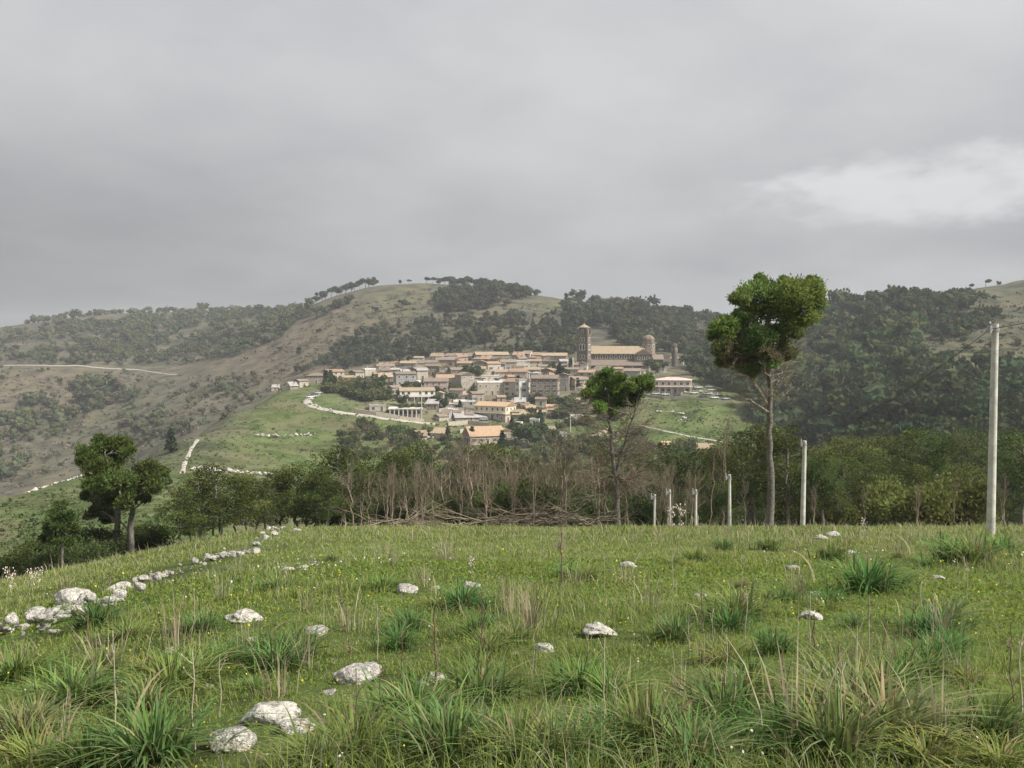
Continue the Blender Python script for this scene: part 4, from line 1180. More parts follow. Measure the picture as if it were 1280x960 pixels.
ROOFS = {
    'terracotta': (roofmat("terracotta_tiles", (0.27, 0.185, 0.125), (0.40, 0.285, 0.20)), "terracotta"),
    'orange': (roofmat("orange_tiles", (0.39, 0.26, 0.165), (0.52, 0.37, 0.25)), "light orange"),
    'ochre': (roofmat("ochre_tiles", (0.29, 0.225, 0.15), (0.42, 0.335, 0.235)), "ochre"),
    'brown': (roofmat("old_brown_tiles", (0.19, 0.15, 0.12), (0.31, 0.25, 0.20)), "weathered brown"),
    'grey': (matte("grey_roofing", (0.28, 0.265, 0.25), (0.42, 0.40, 0.375), 0.5, bump=0.2), "grey"),
    'white': (matte("white_roofing", (0.62, 0.60, 0.57), (0.76, 0.74, 0.71), 0.5, bump=0.1), "white"),
    'rose': (matte("rose_roofing", (0.50, 0.36, 0.34), (0.64, 0.50, 0.47), 0.5, bump=0.1), "pale rose"),
}
M['glass'] = glass_mat("dark_window_glass")
M['frame'] = matte("pale_stone_surround", (0.55, 0.52, 0.46), (0.70, 0.67, 0.61), 3)
M['shutter_b'] = matte("brown_shutter", (0.10, 0.06, 0.04), (0.15, 0.10, 0.07), 3)
M['shutter_g'] = matte("green_shutter", (0.05, 0.09, 0.06), (0.08, 0.13, 0.09), 3)
M['door'] = matte("wooden_door", (0.09, 0.06, 0.04), (0.16, 0.11, 0.075), 5)

def window_mesh(w, h, frame, shutter=None, arch=False):
    b = MB(); f = 0.13
    b.box(-w / 2 - f, -w / 2, -0.09, 0.03, -h / 2 - f, h / 2 + f, 0); b.box(w / 2, w / 2 + f, -0.09, 0.03, -h / 2 - f, h / 2 + f, 0)
    b.box(-w / 2, w / 2, -0.088, 0.03, h / 2, h / 2 + f, 0); b.box(-w / 2 - f * 1.6, w / 2 + f * 1.6, -0.16, 0.03, -h / 2 - f - 0.1, -h / 2 - f + 0.002, 0); b.box(-w / 2, w / 2, -0.086, 0.03, -h / 2 - f + 0.002, -h / 2, 0)
    b.box(-w / 2, w / 2, -0.02, 0.03, -h / 2, h / 2, 1)
    b.box(-0.03, 0.03, -0.05, -0.022, -h / 2, h / 2, 0)
    if shutter:
        for s in (-1, 1):
            x = s * (w / 2 + f + w * 0.25)
            b.box(x - w * 0.24, x + w * 0.24, -0.14, -0.095, -h / 2, h / 2, 2)
    return recalc(b.mesh("window", [M['frame'], M['glass']] + ([M[shutter]] if shutter else [])))
WIN = [window_mesh(1.0, 1.5, 0), window_mesh(1.0, 1.5, 0, 'shutter_b'), window_mesh(1.0, 1.5, 0, 'shutter_g'), window_mesh(0.8, 1.0, 0), window_mesh(1.4, 1.6, 0)]
def door_mesh():
    b = MB()
    b.box(-0.75, -0.6, -0.1, 0.03, 0, 2.4, 0); b.box(0.6, 0.75, -0.1, 0.03, 0, 2.4, 0); b.box(-0.6, 0.6, -0.098, 0.03, 2.25, 2.4, 0); b.box(-0.6, 0.6, -0.03, 0.03, 0, 2.25, 1)
    b.box(0.4, 0.46, -0.07, -0.03, 1.0, 1.1, 0)
    return recalc(b.mesh("door", [M['frame'], M['door']]))
DOOR = door_mesh()
def chimney_mesh():
    b = MB(); b.box(-0.3, 0.3, -0.3, 0.3, -1.2, 1.0); b.box(-0.42, 0.42, -0.42, 0.42, 1.0, 1.12); b.box(-0.3, 0.3, -0.3, 0.3, 1.12, 1.3)
    return recalc(b.mesh("chimney", WALLS['stone'][0]))
CHIM = chimney_mesh()

def add_roof(root, kind, w, d, h, mat_, o=0.45, pitch=0.34, name="roof"):
    b = MB(); t = 0.16
    if kind == 'gable':                      # ridge along the front
        e = d / 2 + o; z0 = h - o * pitch; zr = h + d / 2 * pitch
        b.prism([(-e, z0), (0, zr), (e, z0), (e, z0 + t), (0, zr + t), (-e, z0 + t)], -w / 2 - o * 0.7, w / 2 + o * 0.7, 'x')
    elif kind == 'gable_end':                # gable to the front
        e = w / 2 + o; z0 = h - o * pitch; zr = h + w / 2 * pitch
        b.prism([(-e, z0), (0, zr), (e, z0), (e, z0 + t), (0, zr + t), (-e, z0 + t)], -d / 2 - o * 0.7, d / 2 + o * 0.7, 'y')
    elif kind == 'hip':
        W2, D2 = w / 2 + o, d / 2 + o; z0 = h + 0.01; q = min(W2, D2)
        b.box(-W2, W2, -D2, D2, z0 - 0.02, z0 + t)
        zr = z0 + t + q * pitch; rx = max(W2 - q, 0.05); ry = max(D2 - q, 0.05) if D2 > W2 else 0.02
        if W2 <= D2: rx = 0.02
        V = [(-W2, -D2, z0 + t), (W2, -D2, z0 + t), (W2, D2, z0 + t), (-W2, D2, z0 + t), (-rx, -ry, zr), (rx, -ry, zr), (rx, ry, zr), (-rx, ry, zr)]
        b.add(V, [(0, 1, 5), (0, 5, 4), (1, 2, 6), (1, 6, 5), (2, 3, 7), (2, 7, 6), (3, 0, 4), (3, 4, 7), (4, 5, 6), (4, 6, 7)])
    elif kind == 'lean':                     # falls to the front
        e = d / 2 + o; z0 = h - o * pitch; z1 = h + d * pitch + o * pitch
        b.prism([(-e, z0), (e, z1), (e, z1 + t), (-e, z0 + t)], -w / 2 - o * 0.6, w / 2 + o * 0.6, 'x')
    else:                                    # flat with a parapet
        b.box(-w / 2 - 0.15, w / 2 + 0.15, -d / 2 - 0.15, d / 2 + 0.15, h - 0.02, h + 0.2)
        for s in (-1, 1):
            b.box(s * (w / 2) - 0.14, s * (w / 2) + 0.14, -d / 2 - 0.14, d / 2 + 0.14, h + 0.19, h + 0.75)
            b.box(-w / 2 + 0.14, w / 2 - 0.14, s * (d / 2) - 0.14, s * (d / 2) + 0.14, h + 0.19, h + 0.74)
    return ob(name, b.mesh("roof", mat_), root)

def add_walls(root, kind, w, d, h, mat_, pitch=0.34, name="wall"):
    b = MB(); z = -5.0
    if kind == 'gable':
        b.prism([(-d / 2, z), (d / 2, z), (d / 2, h), (0, h + d / 2 * pitch), (-d / 2, h)], -w / 2, w / 2, 'x')
    elif kind == 'gable_end':
        b.prism([(-w / 2, z), (w / 2, z), (w / 2, h), (0, h + w / 2 * pitch), (-w / 2, h)], -d / 2, d / 2, 'y')
    elif kind == 'lean':
        b.prism([(-d / 2, z), (d / 2, z), (d / 2, h + d * pitch), (-d / 2, h)], -w / 2, w / 2, 'x')
    else:
        b.box(-w / 2, w / 2, -d / 2, d / 2, z, h)
    return ob(name, b.mesh("wall", mat_), root)

def add_windows(root, w, d, h, storeys, wk, rng, sides=('f', 'r', 'l'), door=True, skip=0.12, step=3.0):
    sh = h / storeys
    for s in sides:
        L = w if s in 'fb' else d
        n = max(1, int((L - 0.6) / step))
        for f in range(storeys):
            for i in range(n):
                x = (i + 0.5) * L / n - L / 2 + rng.normal() * 0.1
                z = sh * f + min(sh * 0.55, 1.75)
                if rng.uniform() < skip: continue
                if door and s == 'f' and f == 0 and i == n // 2:
                    ob("door", DOOR, root, (x, -d / 2, 0)); continue
                loc, rz = {'f': ((x, -d / 2, z), 0), 'b': ((-x, d / 2, z), math.pi), 'r': ((w / 2, x, z), math.pi / 2), 'l': ((-w / 2, -x, z), -math.pi / 2)}[s]
                ob("window", WIN[wk], root, loc, rz)

USED = {}
HPX = []
def house(px, py, wpx, hpx, roof='gable', wall='stone', tile='brown', rz=0.0, depth=None, storeys=None, wk=None, place="", pitch=0.34, chim=None, label=None, sides=('f', 'r', 'l'), name="house"):
    """A house whose front foot is seen at (px, py), wpx wide and hpx high to the eaves."""
    h = hit(px, py); D = math.hypot(h[0], h[1]); m_px = h[1] / FPX
    rng = np.random.default_rng(int(px * 31 + py * 7))
    w = wpx * m_px; H = hpx * m_px
    d = depth or min(max(w * rng.uniform(0.6, 0.9), 5.5), 11)
    st = storeys or max(1, int(round(H / 2.9)))
    wk = int(rng.integers(4)) if wk is None else wk
    bear = math.atan2(h[0], h[1])
    if place: rz += rng.normal() * 0.22; H *= rng.uniform(1.0, 1.32)
    ang = -bear + rz
    c = np.array([h[0] - math.sin(ang) * d / 2, h[1] + math.cos(ang) * d / 2, h[2]])
    wm, wn_ = WALLS[wall]; rm, rn = ROOFS[tile]
    if label is None:
        size = {1: "low", 2: "mid height", 3: "high"}.get(st, "tall")
        rk = {'gable': "ridged roof", 'gable_end': "gable fronted roof", 'hip': "hipped roof", 'lean': "single slope roof", 'flat': "flat roof"}[roof]
        extra = ["", " with brown shutters", " with green shutters", " with small windows", " with wide windows"][wk]
        if len(f"{size} {wn_} house{extra} {rn} {rk} {place}".split()) > 16: extra = ""
        label = f"{size} {wn_.replace(' plastered', '')} house{extra}, {rn} {rk}, {place}"
    root = ob(name, None, loc=c, rz=ang, label=label, cat="house", group="houses of the hill village")
    add_walls(root, roof, w, d, H, wm, pitch)
    rf = add_roof(root, roof, w, d, H, rm, pitch=pitch)
    add_windows(root, w, d, H, st, wk, rng, sides)
    if chim if chim is not None else rng.uniform() < 0.55:
        ob("chimney", CHIM, rf, (rng.uniform(-0.3, 0.3) * w, rng.uniform(-0.05, 0.2) * d, H + (0.55 * d / 2 * pitch if roof != 'flat' else 0.7) + 0.5))
    HPX.append((px, py))
    return root, w, d, H

# --- lower houses, one by one
r_, w_, d_, h_ = house(612, 524, 46, 16, 'gable', 'yellow', 'orange', -0.55, 11, 2, 0, label="cream yellow two storey house with light orange roof and long grey balcony", chim=True)
b = MB()                                            # its balcony across the shaded front
b.box(-w_ / 2 + 0.2, w_ / 2 - 0.2, -d_ / 2 - 1.7, -d_ / 2 - 0.003, h_ * 0.46, h_ * 0.46 + 0.18)
for i in range(24):
    x = -w_ / 2 + 0.3 + i * (w_ - 0.6) / 23; b.box(x - 0.03, x + 0.03, -d_ / 2 - 1.66, -d_ / 2 - 1.60, h_ * 0.46 + 0.18, h_ * 0.46 + 1.1)
b.box(-w_ / 2 + 0.2, w_ / 2 - 0.2, -d_ / 2 - 1.68, -d_ / 2 - 1.58, h_ * 0.46 + 1.1, h_ * 0.46 + 1.18)
ob("balcony", recalc(b.mesh("balcony", M['frame'])), r_)
house(610, 555, 46, 10, 'gable', 'pink', 'orange', 0.30, 14, 1, 1, label="low house under a broad light orange roof at the foot of the village", pitch=0.55, chim=False)
house(632, 548, 14, 10, 'gable_end', 'stone', 'orange', 0.30, 8, 1, 3, label="small wing with orange gable roof beside the broad orange roofed house", chim=False)
r_, w_, d_, h_ = house(522, 502, 44, 13, 'gable', 'white', 'ochre', 0.12, 10, 2, 4, label="white terrace house with ochre ridged roof above the pillared loggia", pitch=0.3)
b = MB(); b.box(-w_ / 2 - 1, w_ / 2 + 1, -d_ / 2 - 2.4, -d_ / 2 - 0.003, h_ * 0.42, h_ * 0.42 + 0.2)
for i in range(6):
    x = -w_ / 2 + i * w_ / 5; b.box(x - 0.14, x + 0.14, -d_ / 2 - 2.3, -d_ / 2 - 2.0, -4, h_ * 0.42 - 0.002)
b.box(-w_ / 2 - 1, w_ / 2 + 1, -d_ / 2 - 2.39, -d_ / 2 - 2.28, h_ * 0.42 + 0.2, h_ * 0.42 + 0.95)
ob("balcony", recalc(b.mesh("balcony", M['frame'])), r_)
# the pillared loggia below it
def loggia():
    p = hit(507, 521); mp = p[1] / FPX
    root = ob("loggia", None, loc=p, rz=0.08, label="long low loggia with pale pillars and a planted terrace on top", cat="loggia")
    w = 40 * mp; h = 11 * mp; d = 9
    b = MB(); b.box(-w / 2, w / 2, 0, d, -4, h - 0.5); ob("wall", b.mesh("wall", WALLS['beige'][0]), root)
    b = MB(); b.box(-w / 2 - 0.5, w / 2 + 0.5, -3.2, d + 0.3, h - 0.5, h); ob("terrace_slab", b.mesh("terrace_slab", M['frame']), root)
    b = MB(); b.box(-0.22, 0.22, -0.22, 0.22, -4, h - 0.502); b.box(-0.3, 0.3, -0.3, 0.3, h - 0.8, h - 0.503); pm = recalc(b.mesh("pillar", M['frame']))
    for i in range(8): ob("pillar", pm, root, (-w / 2 + 0.4 + i * (w - 0.8) / 7, -2.8, 0))
    for i in range(7): ob("window", WIN[4], root, (-w / 2 + (i + 0.5) * w / 7, 0, h * 0.45))
    rng = np.random.default_rng(4)
    for i in range(12): ob("planting", MIDBUSH[i % 4], root, (rng.uniform(-w / 2, w / 2), rng.uniform(-2, d), h), rng.uniform(0, 6), rng.uniform(1.0, 2.0))
loggia()
house(472, 514, 20, 6, 'flat', 'beige', 'grey', 0.05, 7, 1, 4, label="low beige flat roofed block next to the pillared loggia", chim=False)
house(589, 527, 40, 5, 'lean', 'stone', 'grey', 0.15, 10, 1, 3, label="long low shed with grey sloping roof in front of the cream yellow house", pitch=0.22, chim=False)
house(580, 508, 26, 5, 'flat', 'grey', 'white', 0.1, 8, 1, 4, label="low grey garage with white flat roof beside the cream yellow house", chim=False)
house(652, 524, 24, 5, 'lean', 'stone', 'ochre', -0.2, 6, 1, 3, label="small stone lean to with ochre roof among the garden trees", chim=False)
house(645, 535, 14, 5, 'flat', 'white', 'white', -0.1, 6, 1, 3, label="small white cubic outbuilding behind the broad orange roofed house", chim=False)
house(686, 545, 18, 8, 'gable', 'stone', 'brown', 0.2, 7, 1, 3, label="small stone cottage with brown roof at the foot of the garden terraces", chim=False)
house(704, 552, 10, 9, 'flat', 'white', 'grey', 0.3, 5, 1, 3, label="narrow white hut beside the small stone cottage", chim=False)
house(692, 516, 16, 4, 'lean', 'beige', 'orange', 0.1, 6, 1, 3, label="low beige hut under light orange roof in the middle of the gardens", chim=False)
house(718, 507, 14, 7, 'gable', 'beige', 'ochre', -0.2, 6, 1, 3, label="small beige house with ochre roof alone among garden bushes", chim=False)
house(880, 567, 26, 6, 'gable', 'stone', 'ochre', 0.12, 8, 1, 3, label="low stone barn with ochre roof below the green field", chim=False, pitch=0.45)
house(908, 567, 12, 5, 'gable', 'stone', 'ochre', -0.2, 6, 1, 3, label="little ochre roofed shed next to the stone barn", chim=False)
house(838, 560, 18, 4, 'gable', 'stone', 'orange', 0.3, 6, 1, 3, label="low hut with orange roof half hidden in the pines below the field", chim=False)
house(978, 584, 26, 6, 'gable', 'white', 'rose', 0.35, 8, 1, 3, label="white hut with pale rose roof behind the lone pine's trunk", chim=False, pitch=0.5)
# the inn with the long pale roof
r_, w_, d_, h_ = house(840, 492, 46, 16, 'hip', 'pink', 'rose', -0.05, 14, 2, 4, label="broad inn with pale rose roof overhanging a shady veranda", chim=True, pitch=0.2)
b = MB(); b.box(-w_ / 2 - 1.2, w_ / 2 + 1.2, -d_ / 2 - 2.6, -d_ / 2 - 0.003, h_ * 0.50, h_ * 0.50 + 0.25)
for i in range(7):
    x = -w_ / 2 + i * w_ / 6; b.box(x - 0.15, x + 0.15, -d_ / 2 - 2.4, -d_ / 2 - 2.1, -4, h_ * 0.5 - 0.002)
ob("veranda", recalc(b.mesh("veranda", M['frame'])), r_)
house(822, 466, 22, 7, 'flat', 'white', 'white', 0.0, 8, 1, 3, label="white terrace block with flat roof above the inn", chim=False)
house(790, 478, 20, 14, 'gable', 'grey', 'brown', -0.1, 8, 3, 3, label="tall pale grey house front below the cathedral")
# --- middle rows
for a in [
    (615, 494, 36, 15, 'flat', 'beige', 'white', 0.05, "above green terraces"), (641, 496, 26, 17, 'gable', 'beige', 'terracotta', -0.15, "above green terraces"), (680, 499, 34, 24, 'gable', 'stone', 'brown', -0.1, "above garden trees"),
    (703, 489, 16, 17, 'gable_end', 'stone', 'brown', 0.1, "above garden trees"), (655, 500, 13, 20, 'flat', 'white', 'grey', 0.2, "above garden trees"),
    (545, 490, 30, 12, 'gable', 'pink', 'brown', 0.1, "by the terrace house"), (560, 484, 30, 9, 'gable', 'beige', 'orange', -0.1, "by the terrace house"), (585, 489, 20, 17, 'gable_end', 'stone', 'brown', 0.2, "by the terrace house"),
    (532, 484, 20, 6, 'flat', 'white', 'white', 0.0, "by the terrace house"), (508, 483, 26, 14, 'gable', 'grey', 'brown', 0.1, "by the terrace house"), (482, 478, 18, 6, 'lean', 'stone', 'ochre', 0.0, "near the road bend"),
    (437, 483, 18, 10, 'gable', 'white', 'ochre', 0.1, "near the road bend"), (420, 475, 22, 10, 'gable', 'pink', 'terracotta', 0.1, "near the road bend"), (395, 480, 24, 9, 'hip', 'stone', 'brown', -0.2, "near the road bend"),
    (450, 474, 16, 8, 'gable', 'stone', 'brown', 0.2, "near the road bend"), (463, 470, 14, 7, 'flat', 'beige', 'white', 0.0, "at village end"), (482, 469, 22, 9, 'gable', 'stone', 'brown', -0.1, "at village end"),
    (498, 466, 14, 9, 'gable_end', 'beige', 'terracotta', 0.2, "at village end"), (510, 467, 20, 10, 'gable', 'grey', 'ochre', 0.0, "at village end"), (527, 472, 18, 9, 'gable', 'stone', 'brown', 0.15, "in the middle row"),
    (541, 470, 20, 10, 'gable', 'stone', 'brown', -0.15, "in the middle row"), (558, 471, 18, 10, 'gable_end', 'stone', 'terracotta', 0.1, "in the middle row"), (574, 474, 20, 10, 'gable', 'pink', 'brown', 0.0, "in the middle row"),
    (598, 474, 18, 11, 'gable', 'stone', 'terracotta', 0.2, "in the middle row"), (612, 478, 22, 7, 'flat', 'white', 'white', -0.1, "in the middle row"), (628, 476, 20, 10, 'gable', 'beige', 'terracotta', 0.1, "in the middle row"),
    (648, 478, 22, 11, 'gable', 'pink', 'terracotta', -0.2, "in the middle row"), (665, 474, 20, 10, 'gable', 'stone', 'ochre', 0.1, "in the middle row"), (683, 473, 20, 9, 'gable_end', 'stone', 'terracotta', -0.1, "in the middle row"),
    (700, 470, 16, 10, 'gable', 'stone', 'brown', 0.15, "below the bell tower"), (714, 474, 18, 11, 'gable', 'beige', 'brown', -0.1, "below the bell tower"), (732, 476, 20, 10, 'gable', 'pink', 'terracotta', 0.15, "below the bell tower"),
    (748, 474, 20, 9, 'lean', 'stone', 'brown', 0.0, "below the bell tower"), (728, 487, 22, 10, 'gable', 'beige', 'brown', 0.05, "below the bell tower"), (752, 486, 18, 9, 'gable', 'stone', 'ochre', -0.1, "below the cathedral"),
    (768, 480, 20, 9, 'gable', 'stone', 'brown', 0.1, "below the cathedral"), (810, 480, 16, 9, 'gable', 'white', 'brown', 0.1, "beside the inn")]:
    house(*a[:8], place=a[8])
# --- upper rows
rng = np.random.default_rng(17)
for a in [
    (535, 461, 22, 7, 'gable', 'stone', 'brown', 0.0), (556, 459, 24, 8, 'gable', 'stone', 'brown', 0.1), (572, 453, 38, 7, 'gable', 'stone', 'brown', 0.0), (580, 463, 18, 8, 'gable', 'stone', 'terracotta', -0.1), (600, 463, 18, 8, 'gable_end', 'stone', 'brown', 0.1),
    (616, 452, 42, 7, 'gable', 'stone', 'ochre', 0.02), (618, 464, 18, 8, 'gable', 'beige', 'terracotta', -0.1), (636, 463, 20, 8, 'gable', 'stone', 'brown', 0.1), (654, 462, 18, 8, 'flat', 'white', 'white', 0.0), (668, 462, 18, 9, 'gable', 'beige', 'terracotta', 0.1),
    (660, 451, 34, 7, 'gable', 'stone', 'terracotta', -0.12), (690, 453, 36, 7, 'gable', 'stone', 'ochre', 0.05), (688, 463, 18, 9, 'gable', 'stone', 'brown', -0.1), (706, 461, 16, 8, 'gable', 'pink', 'ochre', 0.0), (716, 466, 14, 8, 'lean', 'stone', 'brown', 0.1),
    (846, 455, 16, 6, 'gable', 'beige', 'terracotta', 0.1), (858, 453, 14, 8, 'gable_end', 'white', 'ochre', -0.2), (868, 450, 10, 5, 'gable', 'white', 'orange', 0.0), (520, 459, 14, 6, 'gable', 'beige', 'brown', 0.1), (545, 452, 16, 5, 'lean', 'stone', 'ochre', 0.0)]:
    house(*a, place="in the topmost row" if a[0] < 720 else "beside the turret")

# --- the tangle of small old houses between the rows
rng = np.random.default_rng(71)
WK = ['stone', 'stone', 'beige', 'white', 'pink', 'grey', 'beige']; RK = ['brown', 'terracotta', 'ochre', 'brown', 'terracotta', 'grey']; SK = ['gable', 'gable', 'gable_end', 'lean', 'hip', 'flat']
def scatter_px(poly_x, poly_y0, poly_y1, n, gap):
    pts = []
    for _ in range(4000):
        if len(pts) == n: break
        x = rng.uniform(poly_x[0], poly_x[-1]); y = rng.uniform(np.interp(x, poly_x, poly_y0), np.interp(x, poly_x, poly_y1))
        if all(abs(x - a) > gap or abs(y - b_) > 4 for a, b_ in pts): pts.append((x, y))
    return pts
for x, y in scatter_px([470, 530, 620, 730], [462, 452, 450, 456], [474, 484, 488, 488], 74, 7):
    house(x, y, rng.uniform(9, 15), rng.uniform(5, 9), SK[rng.integers(6)], WK[rng.integers(7)], RK[rng.integers(6)], rng.normal() * 0.2, place="in the tangle of lanes")
for x, y in scatter_px([540, 600, 700, 760], [500, 500, 494, 486], [524, 534, 524, 504], 26, 8):
    house(x, y, rng.uniform(7, 12), rng.uniform(4, 7), SK[rng.integers(6)], WK[rng.integers(7)], RK[rng.integers(6)], rng.normal() * 0.2, place="among the garden terraces")
# --- more small houses and sheds filling the lower gardens
for a in [
    (540, 512, 16, 6, 'lean', 'stone', 'grey', 0.1, "below the loggia terrace"), (555, 527, 14, 5, 'gable', 'beige', 'brown', 0.2, "below the loggia terrace"), (566, 519, 12, 5, 'flat', 'white', 'white', 0.0, "below the loggia terrace"),
    (598, 503, 16, 8, 'gable', 'stone', 'brown', 0.2, "by the yellow house"), (636, 512, 14, 8, 'gable_end', 'beige', 'terracotta', -0.3, "by the yellow house"), (650, 510, 14, 7, 'lean', 'white', 'grey', 0.1, "by the yellow house"),
    (665, 518, 14, 6, 'gable', 'stone', 'ochre', 0.2, "in the lower gardens"), (668, 532, 12, 6, 'flat', 'white', 'white', -0.1, "in the lower gardens"), (676, 507, 14, 7, 'gable', 'beige', 'brown', 0.0, "in the lower gardens"),
    (655, 546, 14, 6, 'gable', 'stone', 'brown', -0.2, "in the lower gardens"), (722, 530, 12, 6, 'lean', 'beige', 'grey', 0.1, "in the lower gardens"), (570, 499, 18, 8, 'gable', 'pink', 'brown', 0.1, "by the terrace house"),
    (548, 501, 12, 7, 'gable_end', 'stone', 'ochre', -0.2, "by the terrace house"), (496, 492, 14, 7, 'gable', 'stone', 'brown', 0.2, "by the terrace house"), (458, 484, 14, 6, 'gable', 'stone', 'brown', -0.1, "near the road bend"),
    (380, 484, 14, 6, 'gable', 'beige', 'brown', 0.2, "near the road bend"), (368, 487, 10, 4, 'lean', 'stone', 'grey', 0.2, "near the road bend"), (344, 488, 9, 3, 'lean', 'beige', 'grey', 0.1, "on the saddle brow"),
    (545, 548, 18, 5, 'lean', 'pink', 'ochre', 0.15, "by the heap of walling stones"), (526, 550, 16, 4, 'lean', 'stone', 'terracotta', 0.1, "by the heap of walling stones"), (772, 470, 14, 8, 'gable', 'pink', 'terracotta', 0.1, "below the cathedral"), (798, 470, 14, 6, 'gable', 'white', 'brown', 0.0, "below the cathedral")]:
    house(*a[:8], place=a[8])
# --- terrace walls in the gardens
def garden_wall(pts, hgt, label, mat_):
    P = [hit(*p) for p in pts]
    b = MB()
    for a, c in zip(P[:-1], P[1:]):
        n = 5
        for i in range(n):
            q0 = a + (c - a) * i / n; q1 = a + (c - a) * (i + 1) / n
            d = unit(q1 - q0); s = np.array([-d[1], d[0], 0]) * 0.3
            z0 = float(TZ(q0[0], q0[1])); z1 = float(TZ(q1[0], q1[1]))
            V = []
            for q, z in ((q0, z0), (q1, z1)):
                for sg in (1, -1):
                    V += [(q[0] + s[0] * sg, q[1] + s[1] * sg, z - 1.5), (q[0] + s[0] * sg, q[1] + s[1] * sg, z + hgt)]
            b.add(V, [(0, 1, 5), (0, 5, 4), (2, 7, 3), (2, 6, 7), (1, 3, 7), (1, 7, 5)])
    ob("garden_wall", recalc(b.mesh("garden_wall", mat_)), label=label, cat="garden wall", kind="thing")
for i, (pts, hh, lab) in enumerate([
    ([(560, 532), (585, 530), (610, 534)], 2.0, "beige terrace wall under the long low shed"), ([(548, 516), (570, 512), (592, 515)], 1.8, "pale wall below the middle houses beside the loggia"), ([(640, 505), (660, 505), (690, 503)], 2.2, "pale wall at the foot of the tall stone house"),
    ([(445, 516), (470, 520), (500, 525), (530, 529)], 2.0, "long beige retaining wall above the village road"), ([(625, 558), (645, 552), (660, 560)], 2.0, "pale wall beside the broad orange roofed house"), ([(700, 530), (725, 522), (740, 530)], 1.8, "pale wall climbing the garden terraces"),
    ([(735, 552), (760, 540), (775, 546)], 1.6, "broken pale wall below the slender twin topped pine"), ([(800, 496), (830, 499), (862, 498)], 1.4, "white parapet wall before the inn"), ([(715, 492), (745, 494), (770, 492)], 1.8, "pale wall under the houses below the bell tower"),
    ([(862, 500), (885, 502), (915, 505)], 1.0, "low white wall under the car park"), ([(440, 492), (465, 493), (490, 497)], 1.6, "pale wall behind the road bend bushes"), ([(575, 542), (595, 541)], 2.0, "short pale wall before the orange roofed house")]):
    garden_wall(pts, hh, lab, [WALLS['beige'][0], WALLS['stone'][0], WALLS['white'][0]][i % 3])

# --- cathedral on the hill top
M['tuff'] = wallmat("dark_tuff_masonry", (0.085, 0.072, 0.058), (0.17, 0.145, 0.118), 0.8)
M['tuff_light'] = wallmat("golden_tuff", (0.16, 0.135, 0.10), (0.25, 0.215, 0.165), 0.8)
def arch_window(w, h, name="window"):
    """Round-headed opening: pale moulded surround and dark recess."""
    b = MB(); n = 8
    pts = [(-w / 2, 0), (w / 2, 0)] + [(w / 2 * math.cos(a), h - w / 2 + w / 2 * math.sin(a)) for a in np.linspace(0, math.pi, n)]
    out_ = [(x * 1.45, (z - h * 0.4) * 1.22 + h * 0.4) for x, z in pts]
    b.prism(out_, -0.12, 0.05, 'y', 0)
    b.prism(pts, -0.14, -0.115, 'y', 1)
    return recalc(b.mesh(name, [M['frame'], M['glass']]))
AW = {k: arch_window(*k) for k in [(0.9, 2.0), (1.3, 3.4), (0.8, 1.9), (1.1, 2.2)]}
def campanile():
    D = 590.0; p = at(730, D); mp = D / FPX
    zt = zrow(404, D)
    root = ob("bell_tower", None, loc=p, rz=-0.42, label="tall square tuff bell tower with paired arched windows and pointed cap", cat="bell tower")
    H = zt - p[2]; s = 3.5
    body = H - 7.4
    b = MB(); b.box(-s, s, -s, s, -6, body); ob("shaft", b.mesh("shaft", M['tuff']), root)
    cm = MB()
    for f in (0.33, 0.56, 0.79, 1.0):
        b = MB(); z = body * f; b.box(-s - 0.3, s + 0.3, -s - 0.3, s + 0.3, z - 0.35, z + 0.15); ob("string_course", recalc(b.mesh("string_course", M['tuff_light'])), root)
    # octagonal belfry with round corner turrets
    b = MB(); b.lathe([(3.2, body), (3.2, body + 4.2), (3.4, body + 4.2), (3.4, body + 4.6)], 8, ph=math.pi / 8); ob("belfry", b.mesh("belfry", M['tuff']), root)
    for i in range(4):
        a = math.pi / 4 + i * math.pi / 2
        b = MB(); b.lathe([(1.0, body), (1.0, body + 3.6), (1.15, body + 3.6), (0.0, body + 5.0)], 10, s * 1.15 * math.cos(a), s * 1.15 * math.sin(a)); ob("corner_turret", b.mesh("corner_turret", M['tuff']), root)
    b = MB(); b.lathe([(3.8, body + 4.55), (3.8, body + 4.75), (0.35, H - 0.7), (0.3, H), (0, H + 0.4)], 8, ph=math.pi / 8); ob("cap_roof", b.mesh("cap_roof", ROOFS['ochre'][0]), root)
    for i in range(8):
        a = i * math.pi / 4
        ob("window", AW[(0.8, 1.9)], root, (2.96 * math.sin(a), -2.96 * math.cos(a), body + 1.2), a)
    for f, kk in ((0.36, (0.9, 2.0)), (0.59, (1.3, 3.4)), (0.83, (1.3, 3.4) if False else (0.9, 2.0))):
        for side in range(4):
            a = side * math.pi / 2
            for o in (-0.95, 0.95):
                x, y = o, -s
                ob("window", AW[kk], root, (x * math.cos(a) - y * math.sin(a), x * math.sin(a) + y * math.cos(a), body * f), a)
campanile()
